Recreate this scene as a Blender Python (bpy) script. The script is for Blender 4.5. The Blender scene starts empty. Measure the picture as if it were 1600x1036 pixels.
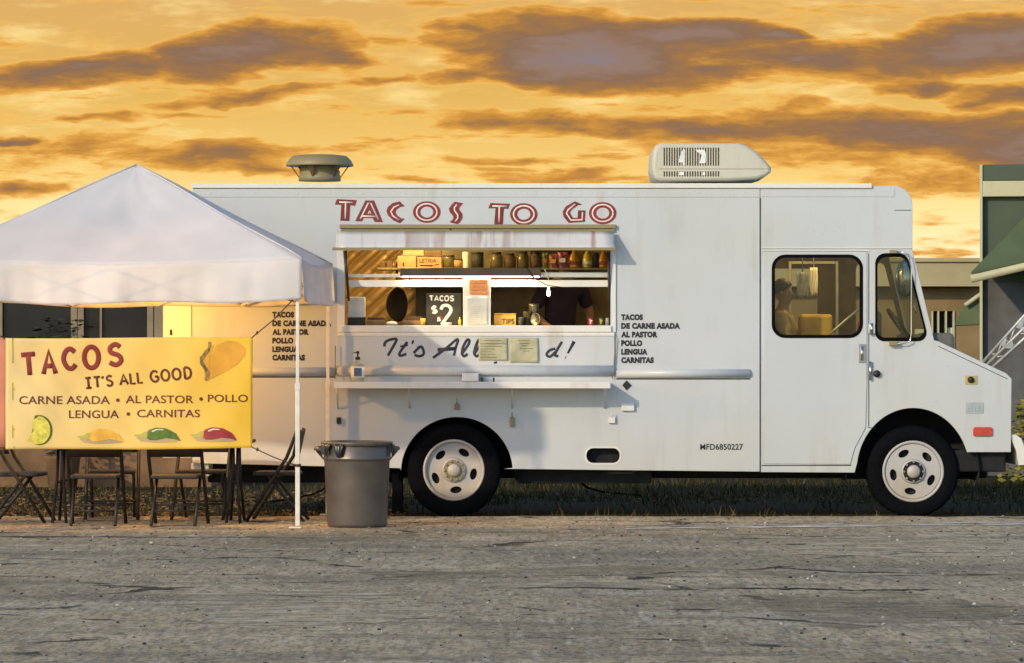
import bpy, bmesh, math, random
from math import radians as R, sin, cos, pi
from mathutils import Matrix, Vector

random.seed(7)
S = bpy.context.scene
COL = S.collection

# ------------------------------------------------------------------ camera
D, F, H, HOR = 36.0, 5940.0, 1.5636, 546.0      # distance to the truck side (plane y = 0), focal length in photo pixels, eye height, horizon row
cam = bpy.data.cameras.new('camera'); camo = bpy.data.objects.new('camera', cam); COL.objects.link(camo)
camo.location = (0, -D, H); camo.rotation_euler = (R(90), 0, 0)
cam.sensor_width = 36; cam.lens = 36 * F / 1600; cam.shift_y = (HOR - 518) / 1600
cam.clip_start = 0.5; cam.clip_end = 5000
S.camera = camo
S.view_settings.view_transform = 'Standard'; S.view_settings.look = 'None'
S.view_settings.exposure = 0.2; S.view_settings.gamma = 1.0
S.render.engine = 'CYCLES'
S.cycles.use_denoising = True
S.cycles.max_bounces = 8; S.cycles.transparent_max_bounces = 12
S.cycles.caustics_reflective = False; S.cycles.caustics_refractive = False

def at(px, py, y=0.0):
    d = D + y
    return Vector(((px - 800) * d / F, y, H - (py - HOR) * d / F))

def lin(r, g, b):
    f = lambda c: (c / 255 / 12.92) if c / 255 <= 0.04045 else ((c / 255 + 0.055) / 1.055) ** 2.4
    return (f(r), f(g), f(b), 1.0)

# ------------------------------------------------------------------ light
SUN_AZ, SUN_EL = 38, 22                          # degrees: from behind the camera, left
sun = bpy.data.lights.new('sun', 'SUN'); sun.energy = 2.3; sun.angle = R(1.5); sun.color = (1.0, 0.80, 0.55)
suno = bpy.data.objects.new('sun', sun); COL.objects.link(suno)
suno.rotation_euler = (R(90 - SUN_EL), 0, R(-SUN_AZ)); suno.location = (-20, -30, 20)

def build_world():
    w = bpy.data.worlds.new('World'); S.world = w; w.use_nodes = True
    nt = w.node_tree; nt.nodes.clear(); N = nt.nodes.new; L = nt.links.new
    out = N('ShaderNodeOutputWorld'); bg = N('ShaderNodeBackground'); L(bg.outputs[0], out.inputs[0])
    sky = N('ShaderNodeTexSky'); sky.sky_type = 'NISHITA'; sky.sun_disc = False
    sky.sun_elevation = R(SUN_EL); sky.sun_rotation = R(180 + SUN_AZ); sky.air_density = 1.0; sky.dust_density = 0.6; sky.ozone_density = 2.0
    tc = N('ShaderNodeTexCoord'); sep = N('ShaderNodeSeparateXYZ'); L(tc.outputs['Generated'], sep.inputs[0])
    def m(op, a, b=None, c=None):
        n = N('ShaderNodeMath'); n.operation = op
        for i, v in enumerate((a, b, c)):
            if v is None: continue
            if isinstance(v, (int, float)): n.inputs[i].default_value = v
            else: L(v, n.inputs[i])
        return n.outputs[0]
    def ss(v, a, b):
        n = N('ShaderNodeMapRange'); n.interpolation_type = 'SMOOTHSTEP'
        L(v, n.inputs[0]); n.inputs[1].default_value = a; n.inputs[2].default_value = b
        return n.outputs[0]
    x, y, z = sep.outputs
    ys = m('MAXIMUM', y, 0.05)
    # bearing and height of a sky direction, in thousandths of a circle-ish unit (tangent of the angle)
    u = m('MULTIPLY', m('DIVIDE', x, ys), 5.94)
    v = m('MULTIPLY', m('DIVIDE', z, ys), 5.94)
    cmb = N('ShaderNodeCombineXYZ'); L(u, cmb.inputs[0]); L(v, cmb.inputs[1])
    P = cmb.outputs[0]
    def noise(vec, scale, detail, sx, sy, off=0):
        mp = N('ShaderNodeMapping'); L(vec, mp.inputs[0]); mp.inputs['Scale'].default_value = (sx, sy, 1); mp.inputs['Location'].default_value = (off, off * .7, off)
        n = N('ShaderNodeTexNoise'); L(mp.outputs[0], n.inputs['Vector']); n.inputs['Scale'].default_value = scale; n.inputs['Detail'].default_value = detail
        n.inputs['Roughness'].default_value = 0.6
        return n
    nz = noise(P, 5, 4, 1, 3.2, 3)
    sub = N('ShaderNodeVectorMath'); sub.operation = 'SUBTRACT'; L(nz.outputs['Color'], sub.inputs[0]); sub.inputs[1].default_value = (.5, .5, .5)
    mul = N('ShaderNodeVectorMath'); mul.operation = 'MULTIPLY'; L(sub.outputs[0], mul.inputs[0]); mul.inputs[1].default_value = (.20, .055, 0)
    add = N('ShaderNodeVectorMath'); L(P, add.inputs[0]); L(mul.outputs[0], add.inputs[1])
    PD = add.outputs[0]
    blobs = [  # bearing, height, half width, half height, tilt, density
        (390, 80, 175, 52, -9, 1.1), (410, 62, 90, 42, 0, 1), (130, 115, 230, 30, -5, .95), (500, 80, 90, 22, 4, .9),
        (400, 150, 190, 15, -4, .7), (585, 128, 90, 10, -8, .55), (130, 183, 80, 9, 0, .5), (110, 232, 170, 34, -8, .55),
        (20, 217, 45, 12, 0, .9), (320, 245, 190, 32, -2, .75), (30, 298, 120, 20, 0, .7), (420, 265, 150, 18, 6, .62), (300, 180, 130, 7, 0, .35),
        (930, 85, 230, 72, 4, 1.35), (1040, 55, 200, 34, 2, 1.2), (860, 118, 160, 34, 8, 1.0), (1190, 52, 90, 10, 2, .9), (740, 112, 110, 18, -6, .75),
        (1260, 92, 210, 36, 0, 1.0), (1110, 112, 160, 26, 0, .95), (1500, 80, 230, 52, -8, 1.15), (1590, 60, 150, 50, 0, 1.1),
        (1450, 135, 120, 16, 0, .8), (1590, 150, 90, 30, 0, .85), (1430, 210, 330, 48, 4, 1.05), (1590, 225, 200, 55, 0, 1.05), (1100, 205, 260, 22, 3, .8),
        (850, 190, 210, 20, 4, .7), (1250, 240, 330, 40, 0, .5), (790, 246, 120, 9, 0, .5), (870, 272, 170, 14, 0, .5), (660, 277, 110, 9, 0, .5),
        (1500, 285, 230, 38, 0, .42), (1180, 130, 120, 9, 0, .5), (620, 215, 80, 6, 0, .3), (1430, 345, 70, 8, 0, .2)]
    dens = None
    for (bx, by, rx, ry, ang, amp) in blobs:
        mp = N('ShaderNodeMapping'); mp.vector_type = 'TEXTURE'; L(PD, mp.inputs[0])
        mp.inputs['Location'].default_value = ((bx - 800) / 1000, (HOR - by) / 1000, 0)
        mp.inputs['Rotation'].default_value = (0, 0, R(-ang)); mp.inputs['Scale'].default_value = (rx / 1000 * 1.12, ry / 1000 * 1.02, 1)
        g = N('ShaderNodeTexGradient'); g.gradient_type = 'SPHERICAL'; L(mp.outputs[0], g.inputs[0])
        q = m('MULTIPLY', m('POWER', g.outputs['Fac'], .6), amp)
        dens = q if dens is None else m('SMOOTH_MAX', dens, q, .12)
    n2 = noise(P, 6.5, 6, 1, 4.2, 11); n3 = noise(PD, 20, 8, 1, 4.5, 5)
    fr = m('ADD', m('MULTIPLY', m('SUBTRACT', n2.outputs['Fac'], .5), .95), m('MULTIPLY', m('SUBTRACT', n3.outputs['Fac'], .5), .5))
    dens = m('ADD', dens, fr)
    # wispy high streaks over the clear part
    n4 = noise(P, 4.2, 7, 1, 6.5, 23)
    wisp = m('MULTIPLY', ss(n4.outputs['Fac'], .47, .72), .46)
    dens = m('MAXIMUM', dens, wisp)
    ramp = N('ShaderNodeValToRGB'); L(m('MULTIPLY', dens, .72), ramp.inputs[0]); cr = ramp.color_ramp
    cols = [(0.12, (0, 0, 0, 0)), ]
    cr.elements[0].position = .115; cr.elements[0].color = lin(240, 192, 100)
    cr.elements[1].position = 1.0; cr.elements[1].color = lin(136, 120, 122)
    for p_, c_ in ((.216, lin(222, 162, 74)), (.34, lin(190, 134, 60)), (.47, lin(154, 112, 68)), (.62, lin(134, 104, 82)), (.78, lin(142, 116, 102))):
        e = cr.elements.new(p_); e.color = c_
    # clear-sky gradient with height: pale gold at the horizon, amber above
    g2 = N('ShaderNodeValToRGB'); L(m('DIVIDE', v, .6), g2.inputs[0]); c2 = g2.color_ramp
    c2.elements[0].position = .0; c2.elements[0].color = lin(255, 236, 178)
    c2.elements[1].position = .95; c2.elements[1].color = lin(210, 164, 98)
    for p_, c_ in ((.24, lin(252, 234, 184)), (.37, lin(248, 220, 150)), (.48, lin(234, 194, 112)), (.66, lin(218, 173, 90))):
        e = c2.elements.new(p_); e.color = c_
    n5 = noise(P, 5, 6, 1, 4.5, 41)
    br = N('ShaderNodeMix'); br.data_type = 'RGBA'; L(m('MULTIPLY', ss(n5.outputs['Fac'], .5, .72), .55), br.inputs[0]); L(g2.outputs[0], br.inputs[6]); br.inputs[7].default_value = lin(255, 232, 160)
    mx = N('ShaderNodeMix'); mx.data_type = 'RGBA'; L(ss(dens, .06, .38), mx.inputs[0]); L(br.outputs[2], mx.inputs[6]); L(ramp.outputs[0], mx.inputs[7])
    # sunset only in the far part of the sky, cool dusk blue everywhere else
    mk = m('MULTIPLY', ss(y, .55, .9), m('SUBTRACT', 1, ss(z, .14, .42)))
    nb = N('ShaderNodeMix'); nb.data_type = 'RGBA'; nb.blend_type = 'MULTIPLY'; nb.inputs[0].default_value = 1
    L(sky.outputs[0], nb.inputs[6]); nb.inputs[7].default_value = (SKYK * .88, SKYK * .99, SKYK * 1.08, 1)
    fin = N('ShaderNodeMix'); fin.data_type = 'RGBA'; L(mk, fin.inputs[0]); L(nb.outputs[2], fin.inputs[6]); L(mx.outputs[2], fin.inputs[7])
    L(fin.outputs[2], bg.inputs[0]); bg.inputs[1].default_value = 1.0
SKYK = 0.165
build_world()

# ------------------------------------------------------------------ materials
def mat(name, col, rough=.6, metal=0.0, var=.15, scale=6.0, bump=0.0, bscale=60.0, stretch=(1, 1, 1), col2=None, spec=.5, emit=0.0, alpha=1.0, transl=0.0, coat=0.0, detail=5):
    m = bpy.data.materials.new(name); m.use_nodes = True
    nt = m.node_tree; N = nt.nodes.new; L = nt.links.new; b = nt.nodes['Principled BSDF']
    c = col if len(col) == 4 else (*col, 1)
    b.inputs['Roughness'].default_value = rough; b.inputs['Metallic'].default_value = metal
    b.inputs['Specular IOR Level'].default_value = spec; b.inputs['Coat Weight'].default_value = coat
    tc = N('ShaderNodeTexCoord'); mp = N('ShaderNodeMapping'); L(tc.outputs['Object'], mp.inputs[0]); mp.inputs['Scale'].default_value = stretch
    nz = N('ShaderNodeTexNoise'); L(mp.outputs[0], nz.inputs['Vector']); nz.inputs['Scale'].default_value = scale; nz.inputs['Detail'].default_value = detail
    mr = N('ShaderNodeMapRange'); L(nz.outputs['Fac'], mr.inputs[0]); mr.inputs[1].default_value = .32; mr.inputs[2].default_value = .68
    mx = N('ShaderNodeMix'); mx.data_type = 'RGBA'; L(mr.outputs[0], mx.inputs[0])
    k2 = col2 if col2 else tuple(max(0, v * (1 - var)) for v in c[:3])
    k1 = c[:3] if col2 else tuple(min(1, v * (1 + var * .6)) for v in c[:3])
    mx.inputs[6].default_value = (*k2[:3], 1); mx.inputs[7].default_value = (*k1[:3], 1)
    L(mx.outputs[2], b.inputs['Base Color'])
    if emit:
        b.inputs['Emission Color'].default_value = c; b.inputs['Emission Strength'].default_value = emit
    if bump:
        n2 = N('ShaderNodeTexNoise'); L(tc.outputs['Object'], n2.inputs['Vector']); n2.inputs['Scale'].default_value = bscale; n2.inputs['Detail'].default_value = 4
        bp = N('ShaderNodeBump'); bp.inputs['Strength'].default_value = bump; bp.inputs['Distance'].default_value = .01
        L(n2.outputs['Fac'], bp.inputs['Height']); L(bp.outputs[0], b.inputs['Normal'])
    if transl:
        o = nt.nodes['Material Output']; t = N('ShaderNodeBsdfTranslucent'); L(mx.outputs[2], t.inputs[0]); ms = N('ShaderNodeMixShader'); ms.inputs[0].default_value = transl
        L(b.outputs[0], ms.inputs[1]); L(t.outputs[0], ms.inputs[2]); L(ms.outputs[0], o.inputs[0])
    m['nodes_mix'] = 1
    return m

def paint_mat(name, col, stain=(.34, .25, .14), amount=.5, rust=0.0, rough=.38):
    """weathered paint: broad tone drift, vertical run marks, small scuffs"""
    m = bpy.data.materials.new(name); m.use_nodes = True
    nt = m.node_tree; N = nt.nodes.new; L = nt.links.new; b = nt.nodes['Principled BSDF']
    tc = N('ShaderNodeTexCoord')
    def nz(scale, st, detail=6, lo=.4, hi=.7):
        mp = N('ShaderNodeMapping'); L(tc.outputs['Object'], mp.inputs[0]); mp.inputs['Scale'].default_value = st
        n = N('ShaderNodeTexNoise'); L(mp.outputs[0], n.inputs['Vector']); n.inputs['Scale'].default_value = scale; n.inputs['Detail'].default_value = detail
        r = N('ShaderNodeMapRange'); L(n.outputs['Fac'], r.inputs[0]); r.inputs[1].default_value = lo; r.inputs[2].default_value = hi
        return r.outputs[0]
    def mul(a, k):
        n = N('ShaderNodeMath'); n.operation = 'MULTIPLY'; L(a, n.inputs[0])
        if isinstance(k, float): n.inputs[1].default_value = k
        else: L(k, n.inputs[1])
        return n.outputs[0]
    def mix(f, a, bcol):
        n = N('ShaderNodeMix'); n.data_type = 'RGBA'; L(f, n.inputs[0])
        if isinstance(a, tuple): n.inputs[6].default_value = (*a[:3], 1)
        else: L(a, n.inputs[6])
        n.inputs[7].default_value = (*bcol[:3], 1); return n.outputs[2]
    c = mix(mul(nz(.8, (1, 1, 1), 5), .5 * amount), tuple(col), tuple(v * .8 for v in col[:3]))
    c = mix(mul(nz(.55, (1, 1, 1.6), 6, .46, .66), .45 * amount), c, tuple(v * k for v, k in zip(col[:3], (1.02, .93, .72))))
    c = mix(mul(mul(nz(7, (1, 1, .12), 6, .52, .75), nz(1.2, (1, 1, 1), 3, .45, .7)), .55 * amount), c, stain)
    c = mix(mul(nz(55, (1, 1, 1), 4, .66, .74), .35 * amount), c, tuple(v * .55 for v in stain))
    if rust: c = mix(mul(mul(nz(11, (1, .05, .05), 5, .46, .60), nz(3.1, (1, .05, .05), 2, .36, .56)), rust), c, (.34, .22, .17))
    L(c, b.inputs['Base Color']); b.inputs['Roughness'].default_value = rough
    n2 = N('ShaderNodeTexNoise'); L(tc.outputs['Object'], n2.inputs['Vector']); n2.inputs['Scale'].default_value = 3.5; n2.inputs['Detail'].default_value = 3
    bp = N('ShaderNodeBump'); bp.inputs['Strength'].default_value = .25; bp.inputs['Distance'].default_value = .02
    L(n2.outputs['Fac'], bp.inputs['Height']); L(bp.outputs[0], b.inputs['Normal'])
    return m

def glass_mat(name, tint=(.8, .85, .82), refl=1.0):
    m = bpy.data.materials.new(name); m.use_nodes = True
    nt = m.node_tree; N = nt.nodes.new; L = nt.links.new; nt.nodes.remove(nt.nodes['Principled BSDF'])
    t = N('ShaderNodeBsdfTransparent'); t.inputs[0].default_value = (*tint, 1); g = N('ShaderNodeBsdfGlossy'); g.inputs['Roughness'].default_value = .03
    f = N('ShaderNodeFresnel'); f.inputs[0].default_value = 1.5
    k = N('ShaderNodeMath'); k.operation = 'MULTIPLY'; L(f.outputs[0], k.inputs[0]); k.inputs[1].default_value = refl; k.use_clamp = True
    ms = N('ShaderNodeMixShader'); L(k.outputs[0], ms.inputs[0]); L(t.outputs[0], ms.inputs[1]); L(g.outputs[0], ms.inputs[2])
    L(ms.outputs[0], nt.nodes['Material Output'].inputs[0]); return m

M = dict(
    white=paint_mat('truck_white', (.53, .56, .575), amount=.85), trim=paint_mat('trim_white', (.72, .72, .68), amount=.8),
    hatch=paint_mat('hatch_white', (.66, .64, .60), amount=1.0, rust=1.0), cream=paint_mat('ac_cream', (.56, .54, .44), amount=1.0, rough=.6),
    vent=paint_mat('vent_galvanised', (.27, .22, .10), amount=1.2, rough=.5),
    black=mat('black_metal', (.016, .012, .010), .55, .0, .4, 20), rubber=mat('rubber', (.004, .0045, .006), .9, 0, .3, 30, .3, 90, spec=.08),
    dark=mat('underbody', (.012, .013, .015), .9, 0, .5, 8), rim=paint_mat('rim_white', (.46, .44, .41), amount=1.6, rough=.45),
    chrome=mat('chrome', (.6, .6, .6), .2, 1.0, .1), steel=mat('steel', (.45, .43, .40), .38, 1.0, .2, 8, .1), alu=mat('aluminium', (.6, .58, .5), .4, .6, .15, 10),
    red=mat('letter_red', (.21, .022, .018), .6, 0, .35, 14), pink=mat('inline_white', (.80, .66, .58), .6, 0, .1), ink=mat('letter_black', (.018, .018, .024), .6, 0, .4, 30),
    blue=mat('letter_blue', (.022, .028, .055), .6, 0, .5, 10), amber=mat('amber', (.5, .40, .12), .5), lens=mat('red_lens', (.5, .055, .035), .3, 0, .15, 40),
    glass=glass_mat('window_glass', (.80, .80, .70), .45), lining=mat('cab_lining', (.13, .085, .035), .8, 0, .5, 5), blueglare=mat('glare_blue', (.20, .24, .34), .9, 0, .3, 9), plate=mat('grey_plate', (.42, .46, .48), .5, .3),
    tent=mat('tent_fabric', (.78, .76, .75), .85, 0, .07, 1.8, .3, 3, transl=.30), pole=mat('pole_white', (.72, .67, .56), .45, 0, .12, 12), rope=mat('rope_brown', (.09, .055, .03), .9),
    banner=mat('banner_yellow', (.90, .53, .03), .55, 0, .0, .6, .35, 5, col2=(.92, .64, .16), transl=.2), salmon=mat('salmon_vinyl', (.62, .24, .15), .7, 0, .15, 3),
    bred=mat('banner_red', (.27, .028, .018), .65, 0, .2, 12), maroon=mat('banner_maroon', (.15, .03, .012), .65, 0, .3, 20),
    taco=mat('print_taco', (.78, .36, .03), .7, 0, .12, 9), filling=mat('print_filling', (.30, .19, .04), .7, 0, .8, 40), lime=mat('print_lime', (.78, .66, .10), .7, 0, .3, 22),
    rind=mat('print_rind', (.09, .13, .012), .7), chg=mat('print_green', (.10, .17, .012), .6, 0, .3, 16), chr=mat('print_red', (.34, .02, .02), .6, 0, .3, 16), cho=mat('print_orange', (.86, .45, .05), .6, 0, .2, 16),
    shadow=mat('print_grey', (.50, .36, .18), .7), stalk=mat('print_stalk', (.50, .42, .08), .7), gloss=mat('print_white', (.85, .8, .6), .6),
    bin=mat('bin_grey', (.12, .098, .082), .40, .35, .25, 5, .04, 30, spec=1.0), binlid=mat('bin_rim', (.10, .08, .06), .45, 0, .4, 9), bag=mat('bin_liner', (.02, .018, .02), .35),
    clear=glass_mat('bottle_clear', (.82, .86, .80), 1.5), gel=mat('gel', (.50, .55, .46), .3, 0, .1, 4, transl=.4), lblue=mat('label_blue', (.06, .11, .24), .5, 0, .5, 60), lwhite=mat('label_white', (.75, .75, .72), .5),
    quilt=mat('quilted_steel', (.62, .40, .15), .36, .35, .1, 3), inwall=mat('inner_wall', (.20, .15, .08), .6, 0, .4, 4), infloor=mat('inner_floor', (.08, .07, .06), .7),
    shelf=mat('shelf_metal', (.24, .20, .11), .45, .4, .3, 6), fixture=mat('fixture_dark', (.07, .055, .03), .5, .2, .3, 6), tube=mat('lamp_glow', (1, .72, .34), .5, emit=7.0), bulb=mat('bulb_glow', (1, .86, .6), .5, emit=9.0),
    card=mat('cardboard', (.40, .25, .12), .8, 0, .2, 12), cardd=mat('cardboard_dark', (.12, .075, .035), .8, 0, .3, 12), inkb=mat('ink_brown', (.06, .03, .015), .8), orange=mat('notice_orange', (.75, .30, .11), .8, 0, .15, 30), paper=mat('paper_white', (.66, .64, .56), .8, 0, .12, 12, .4, 14), olive=mat('paper_olive', (.42, .42, .27), .75, 0, .22, 9, .9, 12), scrib=mat('ink_olive', (.16, .15, .07), .8),
    board=mat('board_black', (.035, .035, .022), .7, 0, .4, 8), chalk=mat('chalk_white', (.80, .78, .70), .7),
    skin=mat('skin', (.36, .19, .11), .6, 0, .12, 8), hair=mat('hair', (.018, .012, .01), .6, 0, .4, 40), plum=mat('plum_shirt', (.032, .016, .030), .85, 0, .3, 6, .3, 20), tan=mat('tan_shirt', (.46, .31, .13), .85, 0, .15, 6, .3, 20), denim=mat('trousers', (.03, .035, .05), .9),
    bagpink=mat('bag_pink', (.40, .10, .13), .35, 0, .5, 14), baggreen=mat('bag_green', (.20, .24, .03), .35, 0, .5, 14), bagred=mat('bag_red', (.42, .14, .07), .35, 0, .5, 20), juice=mat('juice_orange', (.60, .28, .03), .25, 0, .2, 8), lemon=mat('juice_yellow', (.62, .50, .05), .25, 0, .2, 8), jar=mat('jar_olive', (.16, .13, .05), .2, 0, .5, 9), canred=mat('can_red', (.40, .05, .06), .3, .5, .3, 40), cangreen=mat('can_green', (.10, .15, .07), .3, .5, .6, 50), tin=mat('tin', (.33, .29, .2), .3, .8, .3, 14), tips=mat('tips_yellow', (.70, .42, .06), .7, 0, .2, 8), seatred=mat('seat_red', (.20, .04, .035), .7), seatgrey=mat('seat_grey', (.12, .12, .10), .8),
    green=paint_mat('store_green', (.050, .075, .040), amount=.8, stain=(.09, .10, .05), rough=.6), cream2=paint_mat('store_cream', (.50, .48, .30), amount=.9, rough=.6), greenl=mat('awning_green', (.085, .115, .048), .8, 0, .2, 2), slate=mat('store_wall', (.105, .105, .10), .8, 0, .3, 3, .2, 30),
    stucco=mat('stucco_beige', (.42, .35, .19), .9, 0, .15, 1.5, .3, 60), stuccod=mat('stucco_brown', (.24, .16, .07), .9, 0, .3, 1.5, .3, 60), gall=mat('galvanised', (.55, .56, .52), .45, .4, .2, 12),
    dglass=mat('shop_glass', (.016, .013, .012), .2, 0, .5, 1.5, spec=.25), bwall=mat('shop_base', (.21, .12, .055), .9, 0, .45, 2.2, .4, 40), bframe=mat('shop_frame', (.26, .20, .12), .6, .2, .2, 6), bshade=mat('shop_dim', (.30, .22, .14), .8, 0, .5, 1.2),
    leaf=mat('bush_leaf', (.26, .24, .03), .7, 0, .5, 6), bark=mat('bush_stem', (.06, .04, .02), .9),
)

def banner_fade(m):
    # the vinyl is printed pale peach at its left end and golden yellow at its right
    nt = m.node_tree; N = nt.nodes.new; L = nt.links.new; mx = next(n for n in nt.nodes if n.type == 'MIX')
    tc = N('ShaderNodeTexCoord'); sp = N('ShaderNodeSeparateXYZ'); L(tc.outputs['Object'], sp.inputs[0])
    r = N('ShaderNodeMapRange'); r.inputs[1].default_value = -1.1; r.inputs[2].default_value = 1.0; L(sp.outputs[0], r.inputs[0])
    nz = next(n for n in nt.nodes if n.type == 'TEX_NOISE'); a = N('ShaderNodeMath'); a.operation = 'MULTIPLY_ADD'; L(nz.outputs['Fac'], a.inputs[0]); a.inputs[1].default_value = .5
    b = N('ShaderNodeMath'); b.operation = 'ADD'; b.inputs[1].default_value = -.25; L(r.outputs[0], b.inputs[0]); L(b.outputs[0], a.inputs[2]); a.use_clamp = True
    L(a.outputs[0], mx.inputs[0]); mx.inputs[6].default_value = (.93, .72, .30, 1); mx.inputs[7].default_value = (.93, .60, .04, 1)
banner_fade(M['banner'])
# ------------------------------------------------------------------ mesh helpers
def origin(p):
    o = Vector((0, 0, 0))
    while p is not None:
        o += p.location; p = p.parent
    return o

class MB:
    def __init__(s): s.b = bmesh.new()
    def box(s, x0, x1, y0, y1, z0, z1, rot=None, piv=None):
        r = bmesh.ops.create_cube(s.b, size=1)
        for v in r['verts']:
            v.co = Vector(((x0 + x1) / 2 + v.co.x * (x1 - x0), (y0 + y1) / 2 + v.co.y * (y1 - y0), (z0 + z1) / 2 + v.co.z * (z1 - z0)))
        if rot is not None:
            c = piv if piv is not None else Vector(((x0 + x1) / 2, (y0 + y1) / 2, (z0 + z1) / 2))
            for v in r['verts']: v.co = rot @ (v.co - c) + c
        return s
    def tube(s, pts, r, n=8, cap=True, sy=1.0):
        pts = [Vector(p) for p in pts]; rs = r if isinstance(r, (list, tuple)) else [r] * len(pts)
        rings = []; ref = None
        for i, p in enumerate(pts):
            t = (pts[min(i + 1, len(pts) - 1)] - pts[max(i - 1, 0)]).normalized()
            if ref is None:
                ref = Vector((0, 0, 1)) if abs(t.z) < .9 else Vector((0, 1, 0))
            a = t.cross(ref).normalized(); b_ = a.cross(t).normalized(); ref = b_
            rings.append([s.b.verts.new(p + (a * cos(2 * pi * k / n) + b_ * sin(2 * pi * k / n)) * rs[i]) for k in range(n)])
        for i in range(len(rings) - 1):
            for k in range(n):
                f = s.b.faces.new((rings[i][k], rings[i][(k + 1) % n], rings[i + 1][(k + 1) % n], rings[i + 1][k])); f.smooth = True
        if cap:
            s.b.faces.new(rings[0][::-1]); s.b.faces.new(rings[-1])
        return s
    def lathe(s, prof, c, axis='z', n=40, smooth=True, cap=True):
        """prof: list of (radius, along) ; axis z or y"""
        rings = []; c = Vector(c)
        for (r, h) in prof:
            ring = []
            for k in range(n):
                a = 2 * pi * k / n
                ring.append(s.b.verts.new(c + (Vector((r * cos(a), r * sin(a), h)) if axis == 'z' else Vector((r * cos(a), h, r * sin(a))))))
            rings.append(ring)
        for i in range(len(rings) - 1):
            for k in range(n):
                f = s.b.faces.new((rings[i][k], rings[i][(k + 1) % n], rings[i + 1][(k + 1) % n], rings[i + 1][k])); f.smooth = smooth
        if cap and prof[0][0] > 1e-6: s.b.faces.new(rings[0][::-1])
        if cap and prof[-1][0] > 1e-6: s.b.faces.new(rings[-1])
        bmesh.ops.remove_doubles(s.b, verts=s.b.verts[:], dist=1e-6)
        return s
    def plate(s, loops, y, thick, bevel=0.0):
        """flat plate in the XZ plane, front face at y, holes by nesting loops"""
        cu = bpy.data.curves.new('t', 'CURVE'); cu.dimensions = '2D'; cu.fill_mode = 'BOTH'; cu.extrude = max(thick / 2 - bevel, 1e-5); cu.bevel_depth = bevel; cu.bevel_resolution = 1
        for lp in loops:
            sp = cu.splines.new('POLY'); sp.points.add(len(lp) - 1); sp.use_cyclic_u = True
            for i, p in enumerate(lp):
                q = (p[0], p[2]) if len(p) == 3 else p
                sp.points[i].co = (q[0], q[1], 0, 1)
        s._cu(cu, y + thick / 2); return s
    def _cu(s, cu, yc, M4=None):
        o = bpy.data.objects.new('t', cu); COL.objects.link(o); dg = bpy.context.evaluated_depsgraph_get(); dg.update()
        me = bpy.data.meshes.new_from_object(o.evaluated_get(dg)); bpy.data.objects.remove(o); 
        me.transform(Matrix(((1, 0, 0, 0), (0, 0, -1, yc), (0, 1, 0, 0), (0, 0, 0, 1))))
        if M4: me.transform(M4)
        s.b.from_mesh(me); bpy.data.meshes.remove(me); bpy.data.curves.remove(cu)
    def prism(s, loop, y0, y1, bevel=0.0): return s.plate([loop], y0, y1 - y0, bevel)
    def stroke(s, pts, r, y, flat=.12, smooth=True):
        """a painted brush stroke lying on the plane y: a flattened tube"""
        p = [Vector(q) for q in pts]
        if smooth and len(p) > 2:
            out = []
            for i in range(len(p) - 1):
                a, b_, c, d = p[max(i - 1, 0)], p[i], p[i + 1], p[min(i + 2, len(p) - 1)]
                for k in range(5):
                    t = k / 5
                    out.append(.5 * ((2 * b_) + (c - a) * t + (2 * a - 5 * b_ + 4 * c - d) * t * t + (3 * b_ - a - 3 * c + d) * t ** 3))
            out.append(p[-1]); p = out
        n0 = len(s.b.verts); s.tube(p, r, 8); s.b.verts.ensure_lookup_table()
        for v in s.b.verts[n0:]: v.co.y = y + (v.co.y - p[0].y) * flat
        return s
    def text(s, txt, x0, x1, ztop, zbase, y, bold=0.0, thick=.002, M4=None, shear=0.0):
        cu = bpy.data.curves.new('t', 'FONT'); cu.body = txt; cu.size = 1; cu.offset = bold; cu.extrude = .001; cu.shear = shear; cu.space_character = 1 + bold * 1.6; cu.resolution_u = 4
        o = bpy.data.objects.new('t', cu); COL.objects.link(o); dg = bpy.context.evaluated_depsgraph_get(); dg.update()
        me = bpy.data.meshes.new_from_object(o.evaluated_get(dg)); bpy.data.objects.remove(o)
        xs = [v.co.x for v in me.vertices]; ys = [v.co.y for v in me.vertices]; a, b_, c, d = min(xs), max(xs), min(ys), max(ys)
        for v in me.vertices:
            v.co = Vector((x0 + (v.co.x - a) / (b_ - a) * (x1 - x0), y - (.5 + v.co.z / .002) * thick, zbase + (v.co.y - c) / (d - c) * (ztop - zbase)))
        if M4: me.transform(M4)
        s.b.from_mesh(me); bpy.data.meshes.remove(me); bpy.data.curves.remove(cu); return s
    def quadgrid(s, fn, nu, nv, smooth=True):
        g = [[s.b.verts.new(fn(i / nu, j / nv)) for j in range(nv + 1)] for i in range(nu + 1)]
        for i in range(nu):
            for j in range(nv):
                f = s.b.faces.new((g[i][j], g[i + 1][j], g[i + 1][j + 1], g[i][j + 1])); f.smooth = smooth
        return s
    def build(s, name, m, parent=None, bevel=0.0, solid=0.0, subsurf=0, smooth=None, local=False):
        bmesh.ops.recalc_face_normals(s.b, faces=s.b.faces[:])
        if not local:
            if parent is None:
                cs = [v.co for v in s.b.verts]
                off = Vector(((min(c.x for c in cs) + max(c.x for c in cs)) / 2, (min(c.y for c in cs) + max(c.y for c in cs)) / 2, min(c.z for c in cs)))
            else: off = origin(parent)
            for v in s.b.verts: v.co -= off
        me = bpy.data.meshes.new(name); s.b.to_mesh(me); s.b.free()
        if smooth: me.shade_smooth()
        o = bpy.data.objects.new(name, me); COL.objects.link(o); o.parent = parent
        if not local and parent is None: o.location = off
        for mm in (m if isinstance(m, (list, tuple)) else [m]): me.materials.append(mm)
        if solid:
            q = o.modifiers.new('solid', 'SOLIDIFY'); q.thickness = solid; q.offset = 0
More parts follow.
